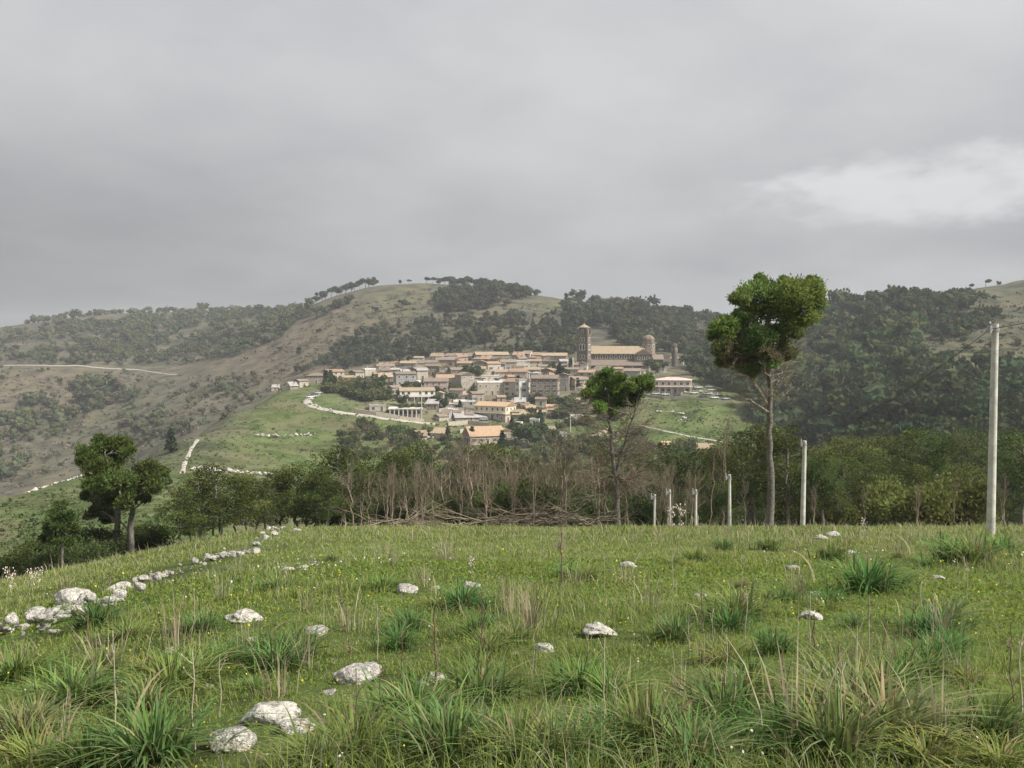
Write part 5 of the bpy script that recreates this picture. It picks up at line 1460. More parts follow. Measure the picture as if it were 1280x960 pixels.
def cathedral():
    D = 615.0; p = at(778, D); mp = D / FPX
    ang = -0.06
    root = ob("cathedral", None, loc=p, rz=ang, label="long tuff cathedral with arched clerestory, ochre nave roof and transept gable", cat="cathedral")
    ze = zrow(441.5, D) - p[2]; L = 74 * mp
    x0, x1 = -L / 2 - 1, L / 2 - 5
    b = MB(); b.prism([(-5, -5), (5, -5), (5, ze), (0, ze + 4.4), (-5, ze)], x0, x1, 'x'); ob("nave_wall", b.mesh("nave_wall", M['tuff']), root)
    b = MB(); b.prism([(-5.7, ze - 0.55), (0, ze + 4.45), (5.7, ze - 0.55), (5.7, ze - 0.2), (0, ze + 4.8), (-5.7, ze - 0.2)], x0 - 0.5, x1, 'x'); ob("nave_roof", b.mesh("nave_roof", ROOFS['ochre'][0]), root)
    za = ze - 4.6
    b = MB(); b.prism([(-11, -5), (-5.003, -5), (-5.003, za), (-11, za - 3.2)], x0, x1, 'x'); ob("aisle_wall", b.mesh("aisle_wall", M['tuff']), root)
    b = MB(); b.prism([(-11.8, za - 3.55), (-5.004, za + 0.1), (-5.004, za + 0.4), (-11.8, za - 3.25)], x0 - 0.4, x1 + 0.2, 'x'); ob("aisle_roof", b.mesh("aisle_roof", ROOFS['brown'][0]), root)
    for i in range(9):
        ob("window", AW[(1.1, 2.2)], root, (x0 + 3.4 + i * (x1 - x0 - 10) / 8, -5.0, ze - 3.3))
        if i % 2 == 0: ob("window", AW[(0.9, 2.0)], root, (x0 + 4 + i * (x1 - x0 - 10) / 8, -11.0, za - 8.0))
    # transept, gable to the viewer
    tx = x1 - 1.5
    b = MB(); b.prism([(tx - 5.6, -5), (tx + 5.6, -5), (tx + 5.6, ze - 0.6), (tx, ze + 2.6), (tx - 5.6, ze - 0.6)], -8.2, 8.2, 'y'); ob("transept_wall", b.mesh("transept_wall", M['tuff']), root)
    b = MB(); b.prism([(tx - 6.3, ze - 1.0), (tx, ze + 2.62), (tx + 6.3, ze - 1.0), (tx + 6.3, ze - 0.6), (tx, ze + 3.02), (tx - 6.3, ze - 0.6)], -8.7, 8.7, 'y'); ob("transept_roof", b.mesh("transept_roof", ROOFS['ochre'][0]), root)
    for o in (-3, 0, 3): ob("window", AW[(1.1, 2.2)], root, (tx + o, -8.2, ze - 4.0))
    # octagonal lantern tower with a tiled dome
    dx = tx + 4.2; zd = ze + 1.0; r = 4.6
    b = MB(); b.lathe([(r, zd - 4), (r, zd + 6.0), (r + 0.35, zd + 6.0), (r + 0.35, zd + 6.5)], 8, dx, 2, ph=math.pi / 8); ob("lantern_drum", b.mesh("lantern_drum", M['tuff_light']), root)
    b = MB(); b.lathe([(r - 0.6, zd + 6.4), (r - 0.6, zd + 8.0), (r - 0.3, zd + 8.0), (r - 0.9, zd + 9.4), (r - 2.2, zd + 10.6), (0, zd + 11.4)], 8, dx, 2, ph=math.pi / 8); ob("lantern_dome", b.mesh("lantern_dome", ROOFS['brown'][0]), root)
    ap = r * math.cos(math.pi / 8)
    for i in range(8):
        a = i * math.pi / 4
        ob("window", AW[(0.9, 2.0)], root, (dx + ap * math.sin(a), 2 - ap * math.cos(a), zd + 2.8), a)
    b = MB(); b.box(dx + 2.5, dx + 9, -6, 8, -5, ze - 4.0); ob("apse_block", b.mesh("apse_block", M['tuff']), root)
    b = MB(); b.prism([(-6.5, ze - 4.3), (1, ze - 1.2), (8.5, ze - 4.3), (8.5, ze - 3.9), (1, ze - 0.8), (-6.5, ze - 3.9)], dx + 2.2, dx + 9.4, 'x'); ob("apse_roof", b.mesh("apse_roof", ROOFS['brown'][0]), root)
cathedral()
def turret():
    D = 640; p = at(843, D); H = zrow(429, D) - p[2]
    root = ob("stone_turret", None, loc=p, rz=0.3, label="small round topped stone turret behind the cathedral's apse end", cat="tower")
    b = MB(); b.lathe([(2.1, -5), (1.9, H - 1.6), (1.6, H - 0.8), (1.0, H - 0.15), (0, H)], 12); ob("shaft", b.mesh("shaft", M['tuff'], smooth_=False), root)
    for i in range(4): a = i * math.pi / 2; ob("window", AW[(0.8, 1.9)], root, (1.95 * math.sin(a), -1.95 * math.cos(a), H - 5.5), a)
turret()
# little white spire-like pillars by the tower
for px, py, H in [(716, 470, 11), ]:
    b = MB(); b.lathe([(0.35, -1), (0.3, H - 1), (0.5, H - 0.9), (0.1, H)], 8)
    ob("stone_column", b.mesh("stone_column", M['frame']), loc=hit(px, py), label="slim white column in the square before the bell tower", cat="column")

# --- lamp mast in front of the loggia
def mast(px, py, top, label):
    p = hit(px, py); H = (py - top) * p[1] / FPX
    root = ob("lamp_mast", None, loc=p, label=label, cat="lamp mast")
    b = MB(); b.lathe([(0.28, -0.5), (0.24, 0.5), (0.16, H)], 8); ob("pole", b.mesh("pole", M['concrete_pole'], smooth_=True), root)
    b = MB(); b.box(-1.0, 1.0, -0.12, 0.12, H - 0.1, H + 0.12)
    for s in (-0.8, 0.8): b.box(s - 0.25, s + 0.25, -0.5, 0.12, H + 0.12, H + 0.4)
    ob("lamp_head", recalc(b.mesh("lamp_head", M['steel'])), root)
mast(527, 526, 479, "tall pale lamp mast standing before the pillared loggia")
mast(713, 540, 516, "thin lamp mast among the garden terraces")

# --- parked cars
def car_meshes(col, name):
    body = matte(name, col, [c * 1.05 for c in col], 2, rough=0.3, spec=0.5)
    b = MB()
    side = [(-2.1, 0.35), (-2.12, 0.75), (-2.0, 0.92), (-1.55, 0.98), (1.0, 0.98), (1.9, 0.86), (2.1, 0.7), (2.12, 0.35)]
    b.prism([(x, z) for x, z in side], -0.85, 0.85, 'y')
    bm_ = recalc(b.mesh("body", body))
    b = MB(); V = []
    for (x, z, yy) in [(-1.6, 0.97, 0.8), (1.0, 0.97, 0.8), (0.25, 1.42, 0.62), (-1.2, 1.44, 0.62)]:
        V += [(x, -yy, z), (x, yy, z)]
    b.add(V, [(0, 2, 4), (0, 4, 6), (1, 5, 3), (1, 7, 5), (2, 3, 5), (2, 5, 4), (0, 6, 7), (0, 7, 1), (6, 4, 5), (6, 5, 7)])
    gm = recalc(b.mesh("cabin", M['glass']))
    b = MB(); b.box(-1.15, 0.2, -0.6, 0.6, 1.435, 1.47); rm = recalc(b.mesh("roof_panel", body))
    return bm_, gm, rm
CARS = [car_meshes((0.72, 0.72, 0.71), "white_car_paint"), car_meshes((0.42, 0.43, 0.45), "silver_car_paint"), car_meshes((0.10, 0.11, 0.14), "dark_car_paint")]
b = MB(); b.lathe([(0.05, -0.1), (0.31, -0.1), (0.31, 0.1), (0.05, 0.1)], 12)
WHEEL = recalc(b.mesh("wheel", matte("tyre_rubber", (0.02, 0.02, 0.02), rough=0.8)))
CN = ["white", "silver", "dark"]
for k, (px, py, c, rz, place) in enumerate([(868, 493, 0, 0.2, "on the village car park"), (876, 491, 0, 1.4, "on the village car park"), (884, 494, 1, 0.3, "on the village car park"), (890, 489, 0, 0.1, "on the village car park"), (898, 495, 0, 0.6, "on the village car park"), (879, 497, 2, 0.2, "on the village car park"),
        (893, 499, 0, 0.4, "on the village car park"), (887, 485, 1, 0.1, "on the village car park"), (873, 486, 0, 0.2, "on the village car park"), (907, 500, 1, 0.5, "on the village car park"), (866, 487, 2, 0.1, "on the village car park"),
        (388, 498, 0, 0.9, "parked at the road bend"), (393, 495, 2, 0.8, "parked at the road bend"), (398, 493, 1, 0.7, "parked at the road bend"), (560, 498, 1, 0.2, "below the middle row of houses"), (605, 526, 1, 0.1, "below the cream yellow house"), (820, 494, 0, 0.0, "in front of the inn"), (832, 495, 0, 0.1, "in front of the inn"), (846, 495, 2, 0.0, "in front of the inn")]):
    p = hit(px, py)
    root = ob("parked_car", None, loc=(p[0], p[1], p[2] + 0.15), rz=rz, sc=1.05, label=f"small {CN[c]} car {place}", cat="car", group=f"{CN[c]} cars {place}")
    for n_, me in zip(("body", "cabin", "roof_panel"), CARS[c]): ob(n_, me, root)
    for x in (-1.3, 1.3):
        for y in (-0.82, 0.82): ob("wheel", WHEEL, root, (x, y, 0.31), rot=(math.pi / 2, 0, 0))

# ------------------------------------------------------------------ the meadow's growth
def blade_mesh(base, h, w, az, bend, col, seg=3, twist=None, droop=0.35):
    """Curved tapering blades; arrays of N -> V, T, C"""
    n = len(base)
    t = np.linspace(0, 1, seg + 1)
    dx, dy = np.cos(az), np.sin(az)
    fa = az + (math.pi / 2 if twist is None else math.pi / 2 + twist)
    wx, wy = np.cos(fa), np.sin(fa)
    V = []
    for i, s in enumerate(t):
        out_ = bend * h * s ** 2
        up = h * (s - droop * np.clip(bend, 0, 2) * s ** 3)
        c = base + np.stack([dx * out_, dy * out_, up], -1)
        ww = w * (1 - s ** 2.2) * 0.5
        if i == seg: V.append(c[:, None]); continue
        V.append(np.stack([c - np.stack([wx * ww, wy * ww, 0 * ww], -1), c + np.stack([wx * ww, wy * ww, 0 * ww], -1)], 1))
    V = np.concatenate(V, 1)
    k = 2 * seg + 1
    T = []
    for i in range(seg - 1):
        a = 2 * i; T += [(a, a + 1, a + 3), (a, a + 3, a + 2)]
    T.append((2 * seg - 2, 2 * seg - 1, 2 * seg))
    T = np.array(T)[None] + np.arange(n)[:, None, None] * k
    C = np.repeat(col, k, 0)
    return V.reshape(-1, 3), T.reshape(-1, 3), C

rng = np.random.default_rng(2024)
def meadow_points(n, r0, r1, power, rng, half=0.60):
    u = rng.uniform(0, 1, n)
    r = (r0 ** power + u * (r1 ** power - r0 ** power)) ** (1 / power)
    a = rng.uniform(-half, half, n)
    return r * np.sin(a), r * np.cos(a), r
def build_grass():
    V_, T_, C_ = [], [], []; nv = 0
    green = np.array([0.175, 0.243, 0.060]); yel = np.array([0.275, 0.315, 0.082]); dry = np.array([0.42, 0.385, 0.26]); deep = np.array([0.105, 0.175, 0.048])
    for (n, r0, r1, power, hmin, hmax, wk, seg) in [(130000, 4.0, 15, 1.0, 0.03, 0.10, 1.0, 3), (110000, 13, 34, 0.8, 0.05, 0.13, 1.0, 2), (95000, 30, 92, 0.7, 0.08, 0.22, 1.0, 2)]:
        x, y, r = meadow_points(n, r0, r1, power, rng)
        p1 = fbm(x / 1.6, y / 1.6, 71, 3); p2 = fbm(x / 6, y / 6, 75, 3); p3 = fbm(x / 0.7, y / 0.7, 79, 2)
        keep = rng.uniform(0, 1, n) < 0.72 + 0.6 * p3
        x, y, r, p1, p2, p3 = (v[keep] for v in (x, y, r, p1, p2, p3)); n = len(x)
        tall = smooth(0.05, 0.55, p1 + 0.5 * p2)
        h = rng.uniform(hmin, hmax, n) * (0.75 + 1.3 * tall) * rng.uniform(0.6, 1.4, n)
        for cx, cy, cr in CLEAR:
            q = (x - cx) ** 2 + (y - cy) ** 2 < cr * cr
            h[q] *= 0.3
        w = np.clip(r * 0.00085, 0.006, 0.07) * rng.uniform(0.7, 1.4, n) * wk
        h = h * (1 + 0.45 * (1 - smooth(5.5, 9, r)))
        isdry = rng.uniform(0, 1, n) < np.clip(0.05 + 0.14 * smooth(-0.2, 0.6, p2) + 0.16 * smooth(14, 36, r), 0, 0.45)
        k = np.clip(0.5 + 0.9 * p1 + rng.normal(size=n) * 0.25, 0, 1)[:, None]
        col = green * (1 - k) + yel * k
        kd = (tall * rng.uniform(0, 0.8, n))[:, None]; col = col * (1 - kd) + deep * kd
        col[isdry] = dry * rng.uniform(0.6, 1.15, (isdry.sum(), 1))
        h[isdry] *= rng.uniform(1.0, 2.2, isdry.sum()); w[isdry] *= 0.6
        col = col * rng.uniform(0.75, 1.25, (n, 1))
        base = np.stack([x, y, TZ(x, y) - 0.01], -1)
        V, T, C = blade_mesh(base, h, w, rng.uniform(0, 6.28, n), rng.uniform(0.1, 1.0, n), col, seg, rng.uniform(-0.8, 0.8, n))
        V_.append(V); T_.append(T + nv); C_.append(C); nv += len(V)
    me = mesh("grass", np.concatenate(V_), np.concatenate(T_), M['grass'], np.concatenate(C_), smooth_=True)
    ob("grass", me, label="short green meadow grass mixed with dry straw blades", cat="grass", kind="stuff")
build_grass()

def low_herbs():
    """Small round leaves of clover and herbs close to the ground."""
    x, y, r = meadow_points(45000, 4.0, 20, 1.1, rng)
    n = len(x)
    P = np.stack([x, y, TZ(x, y) + rng.uniform(0.005, 0.06, n)], -1)
    D = unit(np.stack([rng.normal(size=n), rng.normal(size=n), rng.uniform(0.0, 0.6, n)], -1))
    V, T = leaves(P, D, np.clip(r * 0.0026, 0.015, 0.05) * rng.uniform(0.6, 1.3, n), np.clip(r * 0.0014, 0.009, 0.034), rng)
    c = np.array([0.150, 0.230, 0.045]) * rng.uniform(0.7, 1.35, (n, 1)) * np.stack([rng.uniform(0.8, 1.4, n), np.ones(n), np.ones(n)], -1)
    ob("ground_cover", mesh("ground_cover", V, T, M['grass'], np.repeat(c, 4, 0)), label="low bright green herbs carpeting the meadow between the tufts", cat="herbs", kind="stuff")
low_herbs()

def flowers():
    V_, T_, C_ = [], [], []; nv = 0
    for n, col, cl in [(620, (0.66, 0.54, 0.04), 91), (360, (0.70, 0.70, 0.64), 95)]:
        x, y, r = meadow_points(n * 4, 4.5, 24, 1.0, rng)
        k = fbm(x / 2.4, y / 2.4, cl, 3) + rng.normal(size=len(x)) * 0.22 > 0.32
        x, y, r = x[k][:n], y[k][:n], r[k][:n]
        z = TZ(x, y) + rng.uniform(0.06, 0.20, len(x))
        for i in range(len(x)):
            R = max(0.007, r[i] * 0.00075) * rng.uniform(0.8, 1.3)
            a = np.arange(6) * math.pi / 3 + rng.uniform(0, 1)
            tx, ty = rng.normal() * 0.4, -0.35 + rng.normal() * 0.4
            ring = np.stack([x[i] + R * np.cos(a), y[i] + R * np.sin(a), z[i] + R * (np.cos(a) * tx - np.sin(a) * ty) + R * 0.25], -1)
            V_.append(np.concatenate([[[x[i], y[i], z[i]]], ring, [[x[i], y[i], z[i] - 0.12], [x[i] + 0.003, y[i], z[i] - 0.12]]]))
            T_.append(np.array([(0, 1 + j, 1 + (j + 1) % 6) for j in range(6)] + [(0, 7, 8)]) + nv); nv += 9
            c = np.tile(np.array(col) * rng.uniform(0.8, 1.1), (9, 1)); c[7:] = (0.1, 0.15, 0.04); C_.append(c)
    ob("wildflowers", mesh("wildflowers", np.concatenate(V_), np.concatenate(T_), M['petal'], np.concatenate(C_)), label="tiny yellow and white flowers sprinkled through the turf", cat="wildflowers", kind="stuff")
flowers()

# --- strap-leaved tufts (asphodel): each a plant of its own
def tuft_mesh(seed, n, H, spread, tint, dryf=0.08):
    rng = np.random.default_rng(seed); n = int(n * 1.7)
    a = rng.uniform(0, 6.28, n); rb = np.abs(rng.normal(size=n)) * 0.13 * spread
    base = np.stack([rb * np.cos(a), rb * np.sin(a), np.full(n, -0.02)], -1)
    h = H * rng.uniform(0.55, 1.15, n)
    bend = np.clip(rng.normal(0.75, 0.4, n), 0.08, 1.6) * spread
    col = np.array(tint) * rng.uniform(0.65, 1.4, (n, 1)) * np.stack([rng.uniform(0.85, 1.3, n), np.ones(n), rng.uniform(0.8, 1.2, n)], -1)
    d = rng.uniform(0, 1, n) < dryf; col[d] = np.array([0.30, 0.26, 0.15]) * rng.uniform(0.7, 1.2, (d.sum(), 1))
    V, T, C = blade_mesh(base, h, 0.018 * rng.uniform(0.7, 1.3, n) * (H / 0.45), a + rng.normal(size=n) * 0.5, bend, col, 5, rng.normal(size=n) * 0.35, 0.42)
    return mesh("strap_leaf_tuft", V, T, M['tuft'], C, smooth_=True)
TUFT = [tuft_mesh(400, 130, 0.48, 1.0, (0.130, 0.210, 0.064)), tuft_mesh(401, 110, 0.42, 1.2, (0.122, 0.202, 0.058)), tuft_mesh(402, 150, 0.52, 0.8, (0.135, 0.200, 0.070), 0.12),
        tuft_mesh(403, 90, 0.40, 1.3, (0.150, 0.210, 0.060), 0.14), tuft_mesh(404, 120, 0.50, 1.0, (0.100, 0.178, 0.058), 0.05), tuft_mesh(405, 120, 0.46, 1.1, (0.170, 0.215, 0.085), 0.12)]
TL = [  # base position, height px, kind, label
    (118, 788, 36, 4, "dark upright tuft beside the boulder heap"), (212, 862, 58, 1, "broad dark tuft below the peaked rock"), (370, 825, 40, 4, "dark green tuft beside the pale wedge shaped stone"),
    (90, 885, 60, 0, "wide arching tuft on the lower slope below the boulders"), (190, 955, 82, 4, "very dense dark blue green tuft beside the flat grey slab"), (45, 958, 60, 3, "yellow green tuft with wide leaves below the arching tuft"),
    (440, 952, 88, 1, "large tuft with dry tips beside the wedged grey rock"), (520, 905, 70, 0, "dense dark tuft below the humped rock"), (600, 880, 64, 4, "dark tuft behind the small stones beside the brown stalk"),
    (560, 960, 80, 2, "tall tuft thick with straight blades in front of the humped rock"), (650, 955, 78, 0, "bushy tuft between the brown stalk and the pitted rock"), (725, 868, 62, 1, "arching tuft with curled leaves behind the pitted rock"),
    (720, 955, 66, 4, "dark low tuft at the foot of the pitted rock"), (810, 945, 82, 2, "tall blue green tuft beside the pitted rock"), (862, 960, 80, 0, "dense tuft next to the tall blue green tuft"),
    (905, 915, 76, 4, "dark tuft with upright blades near the small pinkish rock"), (950, 945, 60, 1, "spreading tuft by the small pinkish rock"), (1065, 900, 88, 5, "pale grey green tuft mixed with straw beside the pinkish rock"),
    (1110, 930, 96, 5, "biggest straw tipped tuft with arching pale leaves"), (1045, 955, 84, 2, "tall tuft among pale dry stems"), (1160, 955, 60, 3, "loose open tuft beside the biggest straw tipped tuft"),
    (918, 778, 46, 0, "broad round tuft by the pale round stone"), (1085, 742, 44, 4, "dark hollow tuft in the upper meadow below the white block stones"), (1110, 735, 36, 1, "leaning tuft next to the dark hollow tuft"),
    (1215, 705, 34, 0, "thick tuft near the foot of the tallest pole"), (1190, 702, 30, 4, "dark tuft beside the thick tuft near the tallest pole"), (1255, 690, 24, 1, "low tuft just behind the tallest pole's foot"),
    (1180, 785, 40, 5, "ragged straw coloured tuft in the open turf"), (732, 725, 30, 3, "brown hearted tuft beside the flat pale rock in dry grass"), (712, 722, 26, 1, "small tuft beside the brown hearted tuft"),
    (512, 790, 30, 4, "small dark tuft behind the dried thistle stalks"), (578, 762, 34, 4, "dark tuft in front of the rounded pale rock"), (478, 738, 26, 1, "dull tuft next to the flat topped rock"),
    (978, 752, 28, 3, "ragged tuft uphill of the low grey rock"), (1040, 700, 24, 0, "small thick tuft below the white block stones"), (870, 700, 20, 1, "low tuft on the skyline side of the meadow near the poles"),
    (905, 690, 18, 4, "small dark tuft by the third pole's foot"), (960, 688, 20, 0, "small tuft under the lone pine"), (240, 846, 44, 3, "loose tuft beside the small pinkish stone"), (20, 850, 50, 1, "tuft on the lower slope under the half cut boulder"),
    (395, 968, 50, 2, "stiff tuft below the grey slab and boulder"), (1250, 960, 50, 3, "thin tuft in flower speckled turf"), (760, 905, 44, 3, "thin leaved tuft beside the pitted rock"), (345, 740, 22, 0, "small tuft below the short row of stones"),
    (160, 800, 30, 1, "medium tuft between the boulder heap and the peaked rock"), (250, 790, 26, 0, "medium tuft uphill of the peaked rock"), (820, 800, 26, 3, "wispy tuft in the open turf beside the cream wedge rock"), (1130, 850, 44, 1, "dark tuft behind the biggest straw tipped tuft")]
for k, (px, py, hpx, kd, lab) in enumerate(TL):
    p = hit(px, min(py, 985)); s = hpx * math.hypot(p[0], p[1]) / FPX / (0.41 if py < 850 else 0.46)
    ob("strap_leaf_tuft", TUFT[kd], loc=p, rz=k * 2.1, sc=(s * 1.15, s * 1.15, s), label=lab, cat="plant", group="strap leaved tufts in the meadow")
rng = np.random.default_rng(31)
for k in range(75):                                # smaller ones filling the slope
    px = rng.uniform(0, 1280); py = rng.uniform(690, 970)
    p = hit(px, py); s = rng.uniform(0.35, 0.75)
    if any((p[0] - a) ** 2 + (p[1] - b_) ** 2 < (c * 1.3) ** 2 for a, b_, c in CLEAR): continue
    ob("strap_leaf_tuft", TUFT[rng.integers(6)], loc=p, rz=rng.uniform(0, 6.28), sc=(s * 1.1, s * 1.1, s), label="small common strap leaved tuft scattered over the meadow", cat="plant", group="small scattered tufts")

# --- dry straw clumps and standing stalks
def straw_mesh(seed, n, H, spread):
    rng = np.random.default_rng(seed)
    a = rng.uniform(0, 6.28, n); rb = np.abs(rng.normal(size=n)) * 0.12 * spread
    base = np.stack([rb * np.cos(a), rb * np.sin(a), np.full(n, -0.02)], -1)
    col = np.array([0.36, 0.32, 0.215]) * rng.uniform(0.65, 1.2, (n, 1))
    V, T, C = blade_mesh(base, H * rng.uniform(0.5, 1.1, n), 0.011 * rng.uniform(0.7, 1.3, n), a, np.clip(rng.normal(0.25, 0.2, n), 0, 1), col, 3, rng.normal(size=n), 0.2)
    return mesh("straw_clump", V, T, M['straw'], C)
STRAW = [straw_mesh(500, 60, 0.55, 1.2), straw_mesh(501, 36, 0.6, 1.8), straw_mesh(502, 24, 0.65, 1.0)]
for px, py, hpx, kd, lab in [(665, 792, 62, 0, "dense clump of pale dead grass in the middle of the meadow"), (640, 770, 44, 1, "thin pale dead grass behind the dense dead clump"), (1060, 870, 80, 2, "pale dead stems standing in the biggest tuft"), (1000, 940, 130, 2, "tall pale broken stems beside the small pinkish rock"),
                             (785, 730, 34, 1, "dry grass round the flat pale rock"), (440, 790, 50, 1, "dry grass clump above the humped rock"), (1180, 800, 44, 0, "dead grass clump in the ragged straw coloured tuft"), (350, 870, 60, 2, "pale stems behind the large rounded boulder"),
                             (140, 850, 60, 2, "pale leaning stems on the lower slope"), (560, 700, 24, 1, "faint dry grass near the crest of the meadow"), (700, 690, 22, 0, "dry grass below the small heap of dead branches"), (880, 830, 40, 2, "dry stems in open turf downhill of the round stone")]:
    p = hit(px, py); s = hpx * math.hypot(p[0], p[1]) / FPX / 0.5
    ob("straw_clump", STRAW[kd], loc=p, rz=px, sc=s, label=lab, cat="dry grass", group="clumps of dead grass")
for k in range(36):
    px = rng.uniform(0, 1280); py = 672 + rng.uniform(0, 1) ** 1.7 * 280
    ob("straw_clump", STRAW[1 + k % 2], loc=hit(px, py), rz=k, sc=rng.uniform(0.55, 1.1), label="sparse wisp of dead grass stems scattered over the meadow", cat="dry grass", group="scattered wisps of dead grass")

M['stalk'] = matte("dry_stalk", (0.10, 0.065, 0.045), (0.20, 0.14, 0.10), 20)
M['pale_stalk'] = matte("pale_dry_stalk", (0.30, 0.26, 0.19), (0.44, 0.39, 0.30), 20)
def stalk_mesh(seed, H, n_side, mat_, r=0.008, heads=False):
    rng = np.random.default_rng(seed); b = MB()
    top = np.array([rng.normal() * 0.05 * H, rng.normal() * 0.05 * H, H])
    P = bend_path(np.array([0, 0, -0.03]), top, 0, 0.01, rng, 8)
    b.tube(P, np.linspace(r, r * 0.5, 8), 5)
    for k in range(n_side):
        t = rng.uniform(0.3, 0.98); q = P[min(int(t * 7), 6)]
        a = rng.uniform(0, 6.28); d = unit(np.array([math.cos(a), math.sin(a), rng.uniform(0.6, 1.6)]))
        L = H * rng.uniform(0.08, 0.25)
        b.tube(bend_path(q, q + d * L, -0.05, 0.03, rng, 4), np.linspace(r * 0.5, r * 0.25, 4), 4)
        V = IV1 * r * (rng.uniform(1.2, 2.2) if heads else rng.uniform(0.5, 0.8)) * np.array([1, 1, 1.6]) + q + d * L
        b.add(V, IT1, 1 if heads else 0)
    return b.mesh("dry_stalk", [M[mat_], M['petal_pink']] if heads else M[mat_])
M['petal_pink'] = matte("pale_pink_petals", (0.62, 0.48, 0.46), (0.78, 0.68, 0.66), 30)
STK = [stalk_mesh(600, 0.62, 3, 'stalk', 0.011), stalk_mesh(601, 0.6, 9, 'stalk', 0.006), stalk_mesh(602, 0.65, 2, 'pale_stalk', 0.007), stalk_mesh(603, 0.6, 22, 'pale_stalk', 0.006, True), stalk_mesh(604, 0.7, 12, 'stalk', 0.007)]
for px, py, hpx, kd, lab in [(546, 856, 98, 0, "thick dark brown dead stalk standing before the small pale rock"), (440, 838, 70, 4, "branched dead thistle over the pale humped rock"), (502, 846, 80, 1, "dead thistle stem with fine side twigs between two pale rocks"), (1015, 850, 80, 0, "thin brown dead stalk below the low grey rock"),
                             (702, 735, 70, 0, "slender dead stem near the brown hearted tuft"), (112, 840, 70, 0, "dark dead stem below the dark upright tuft"), (228, 800, 56, 1, "branched dead stem beside the medium tuft"), (1050, 955, 118, 2, "tall straw stem rising out of pale dry stems"), (770, 940, 90, 2, "straw stem beside the pitted rock"),
                             (1150, 790, 62, 2, "pale dead stem next to the ragged straw coloured tuft"), (1180, 940, 70, 2, "short pale stem in the loose open tuft"), (425, 780, 60, 0, "dead stem uphill of the branched thistle"), (860, 830, 60, 2, "pale thin stem in open turf"),
                             (14, 745, 34, 3, "pale pink flowering stalk on the lower slope by the dark bushes"), (40, 742, 30, 3, "pale pink flowering stalk beside its taller neighbour by the dark bushes"), (1080, 672, 24, 3, "pale flowering stalk on the meadow's skyline"), (850, 668, 40, 3, "tall flowering stalk against the dark trunks near the poles"), (838, 668, 36, 3, "leafy pale stalk next to the tall flowering stalk near the poles"),
                             (48, 735, 24, 3, "short flowering stalk by the dark bushes"), (590, 725, 30, 3, "pale flower spike behind the rounded pale rock"), (615, 905, 60, 2, "pale stem in dark tufts before the brown stalk")]:
    p = hit(px, py); s = hpx * math.hypot(p[0], p[1]) / FPX / 0.62
    ob("dry_stalk" if kd != 3 else "flower_stalk", STK[kd], loc=p, rz=px, sc=s, label=lab, cat="stalk", group="standing stalks in the meadow")

for k in range(46):
    px = rng.uniform(0, 1280); py = 680 + rng.uniform(0, 1) ** 1.3 * 270
    ob("dry_stalk", STK[2 if k % 3 else 1], loc=hit(px, py), rz=k * 1.9, sc=rng.uniform(0.6, 1.1), label="thin dead stem scattered singly over the meadow", cat="stalk", group="thin dead stems scattered over the meadow")

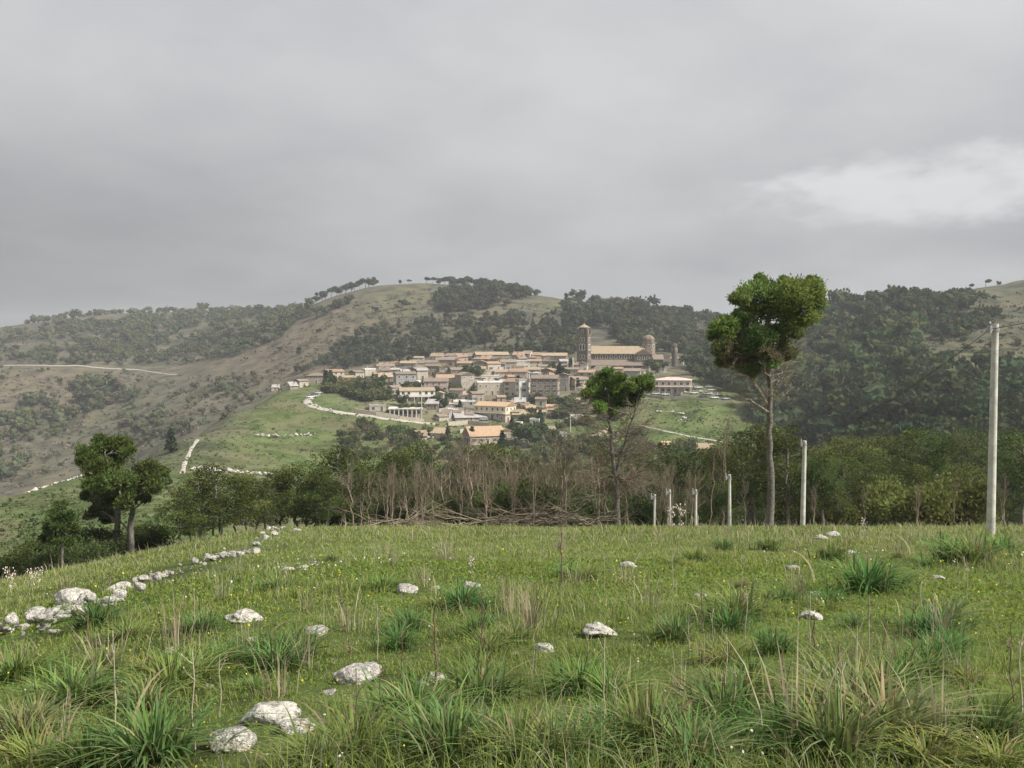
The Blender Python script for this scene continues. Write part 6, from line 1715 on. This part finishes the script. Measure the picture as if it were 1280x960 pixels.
# ------------------------------------------------------------------ poles and cables
POLES = [(1243, 35.0, 405, "tallest pale concrete pole standing clear at the meadow's end"), (1006, 58.0, 551, "second concrete pole of the line, between the lone pine and the tallest pole"),
         (914, 60.0, 593, "third concrete pole of the line, close by the lone pine's trunk"), (871, 61.5, 612, "short looking fourth concrete pole among the pale stems"), (839, 62.0, 612, "thin fifth concrete pole between two shorter looking ones"), (819, 62.8, 618, "farthest concrete pole before the dark pines")]
tops = []
for k, (px, Y, top, lab) in enumerate(POLES):
    p = at(px, Y); zt = zrow(top, Y, px); H = zt - p[2]
    root = ob("utility_pole", None, loc=p, rz=0.3, label=lab, cat="utility pole", group="line of concrete utility poles")
    b = MB()
    r1 = [0.165, 0.17, 0.125, 0.10, 0.09, 0.09][k]; r0 = r1 * 0.72
    lean = 0.012 * (1 if k % 2 else -1) * H + (0.10 if k == 0 else 0)
    zz = np.linspace(-0.8, H, 9)
    b.tube(np.stack([zz / H * lean, zz * 0, zz], -1), np.linspace(r1, r0, 9), 14)
    b.add([(lean + r0 * math.cos(a), r0 * math.sin(a), H) for a in np.linspace(0, 2 * math.pi, 14, endpoint=False)], [(0, i, i + 1) for i in range(1, 13)])
    ob("shaft", b.mesh("shaft", M['concrete_pole'], smooth_=True), root)
    b = MB(); b.box(lean - 0.24, lean - r0 * 0.7, -0.05, 0.05, H - 0.26, H - 0.14); b.box(lean - 0.30, lean - 0.22, -0.07, 0.07, H - 0.34, H - 0.05)
    b.lathe([(r0 + 0.012, H - 0.28), (r0 + 0.025, H - 0.28), (r0 + 0.025, H - 0.16), (r0 + 0.012, H - 0.16)], 14, lean, 0)
    for q in (0.0, 0.16): b.lathe([(0.02, H - 0.02 - q), (0.045, H - 0.0 - q), (0.045, H + 0.05 - q), (0.02, H + 0.09 - q)], 8, lean - 0.26, 0)
    ob("bracket", recalc(b.mesh("bracket", M['steel'])), root)
    ca, sa = math.cos(0.3), math.sin(0.3)
    tops.append(np.array([p[0] + (lean - 0.26) * ca, p[1] + (lean - 0.26) * sa, p[2] + H - 0.2]))
tops.insert(0, np.array([tops[0][0] + 14, tops[0][1] - 40, tops[0][2] + 9.0]))
NM = ["running out to the viewer's side of the tallest pole", "slung between the tallest and the second pole", "slung between the second and third pole", "slung between the third and fourth pole", "slung between the fourth and fifth pole", "slung between the fifth and farthest pole"]
for k in range(6):
    a, c = tops[k], tops[k + 1]
    t = np.linspace(0, 1, 26)[:, None]
    P = a * (1 - t) + c * t; P[:, 2] -= (4 * t * (1 - t) * np.linalg.norm(c - a) * 0.022)[:, 0]
    b = MB(); b.tube(P, 0.013, 5)
    ob("overhead_cable", b.mesh("overhead_cable", M['wire']), label="thin dark overhead cable " + NM[k], cat="cable")

# ------------------------------------------------------------------ haze
def build_haze():
    zmin = float(GZ.min()) - 1.5; zmax = max(float(GZ.max()) + 25, 100)
    b = MB(); R = RMAX + 40
    b.box(-R, R, -R, R, zmin, zmax)
    m_, t, o = mat_base("thin_haze")
    v = t.nodes.new('ShaderNodeVolumePrincipled')
    v.inputs['Color'].default_value = (0.86, 0.90, 0.95, 1)
    v.inputs['Density'].default_value = 0.00017
    v.inputs['Anisotropy'].default_value = 0.1
    t.links.new(v.outputs[0], o.inputs['Volume'])
    ob("haze", recalc(b.mesh("haze", m_)), kind="stuff", label="thin grey haze over the valley and far hills", cat="haze")
build_haze()
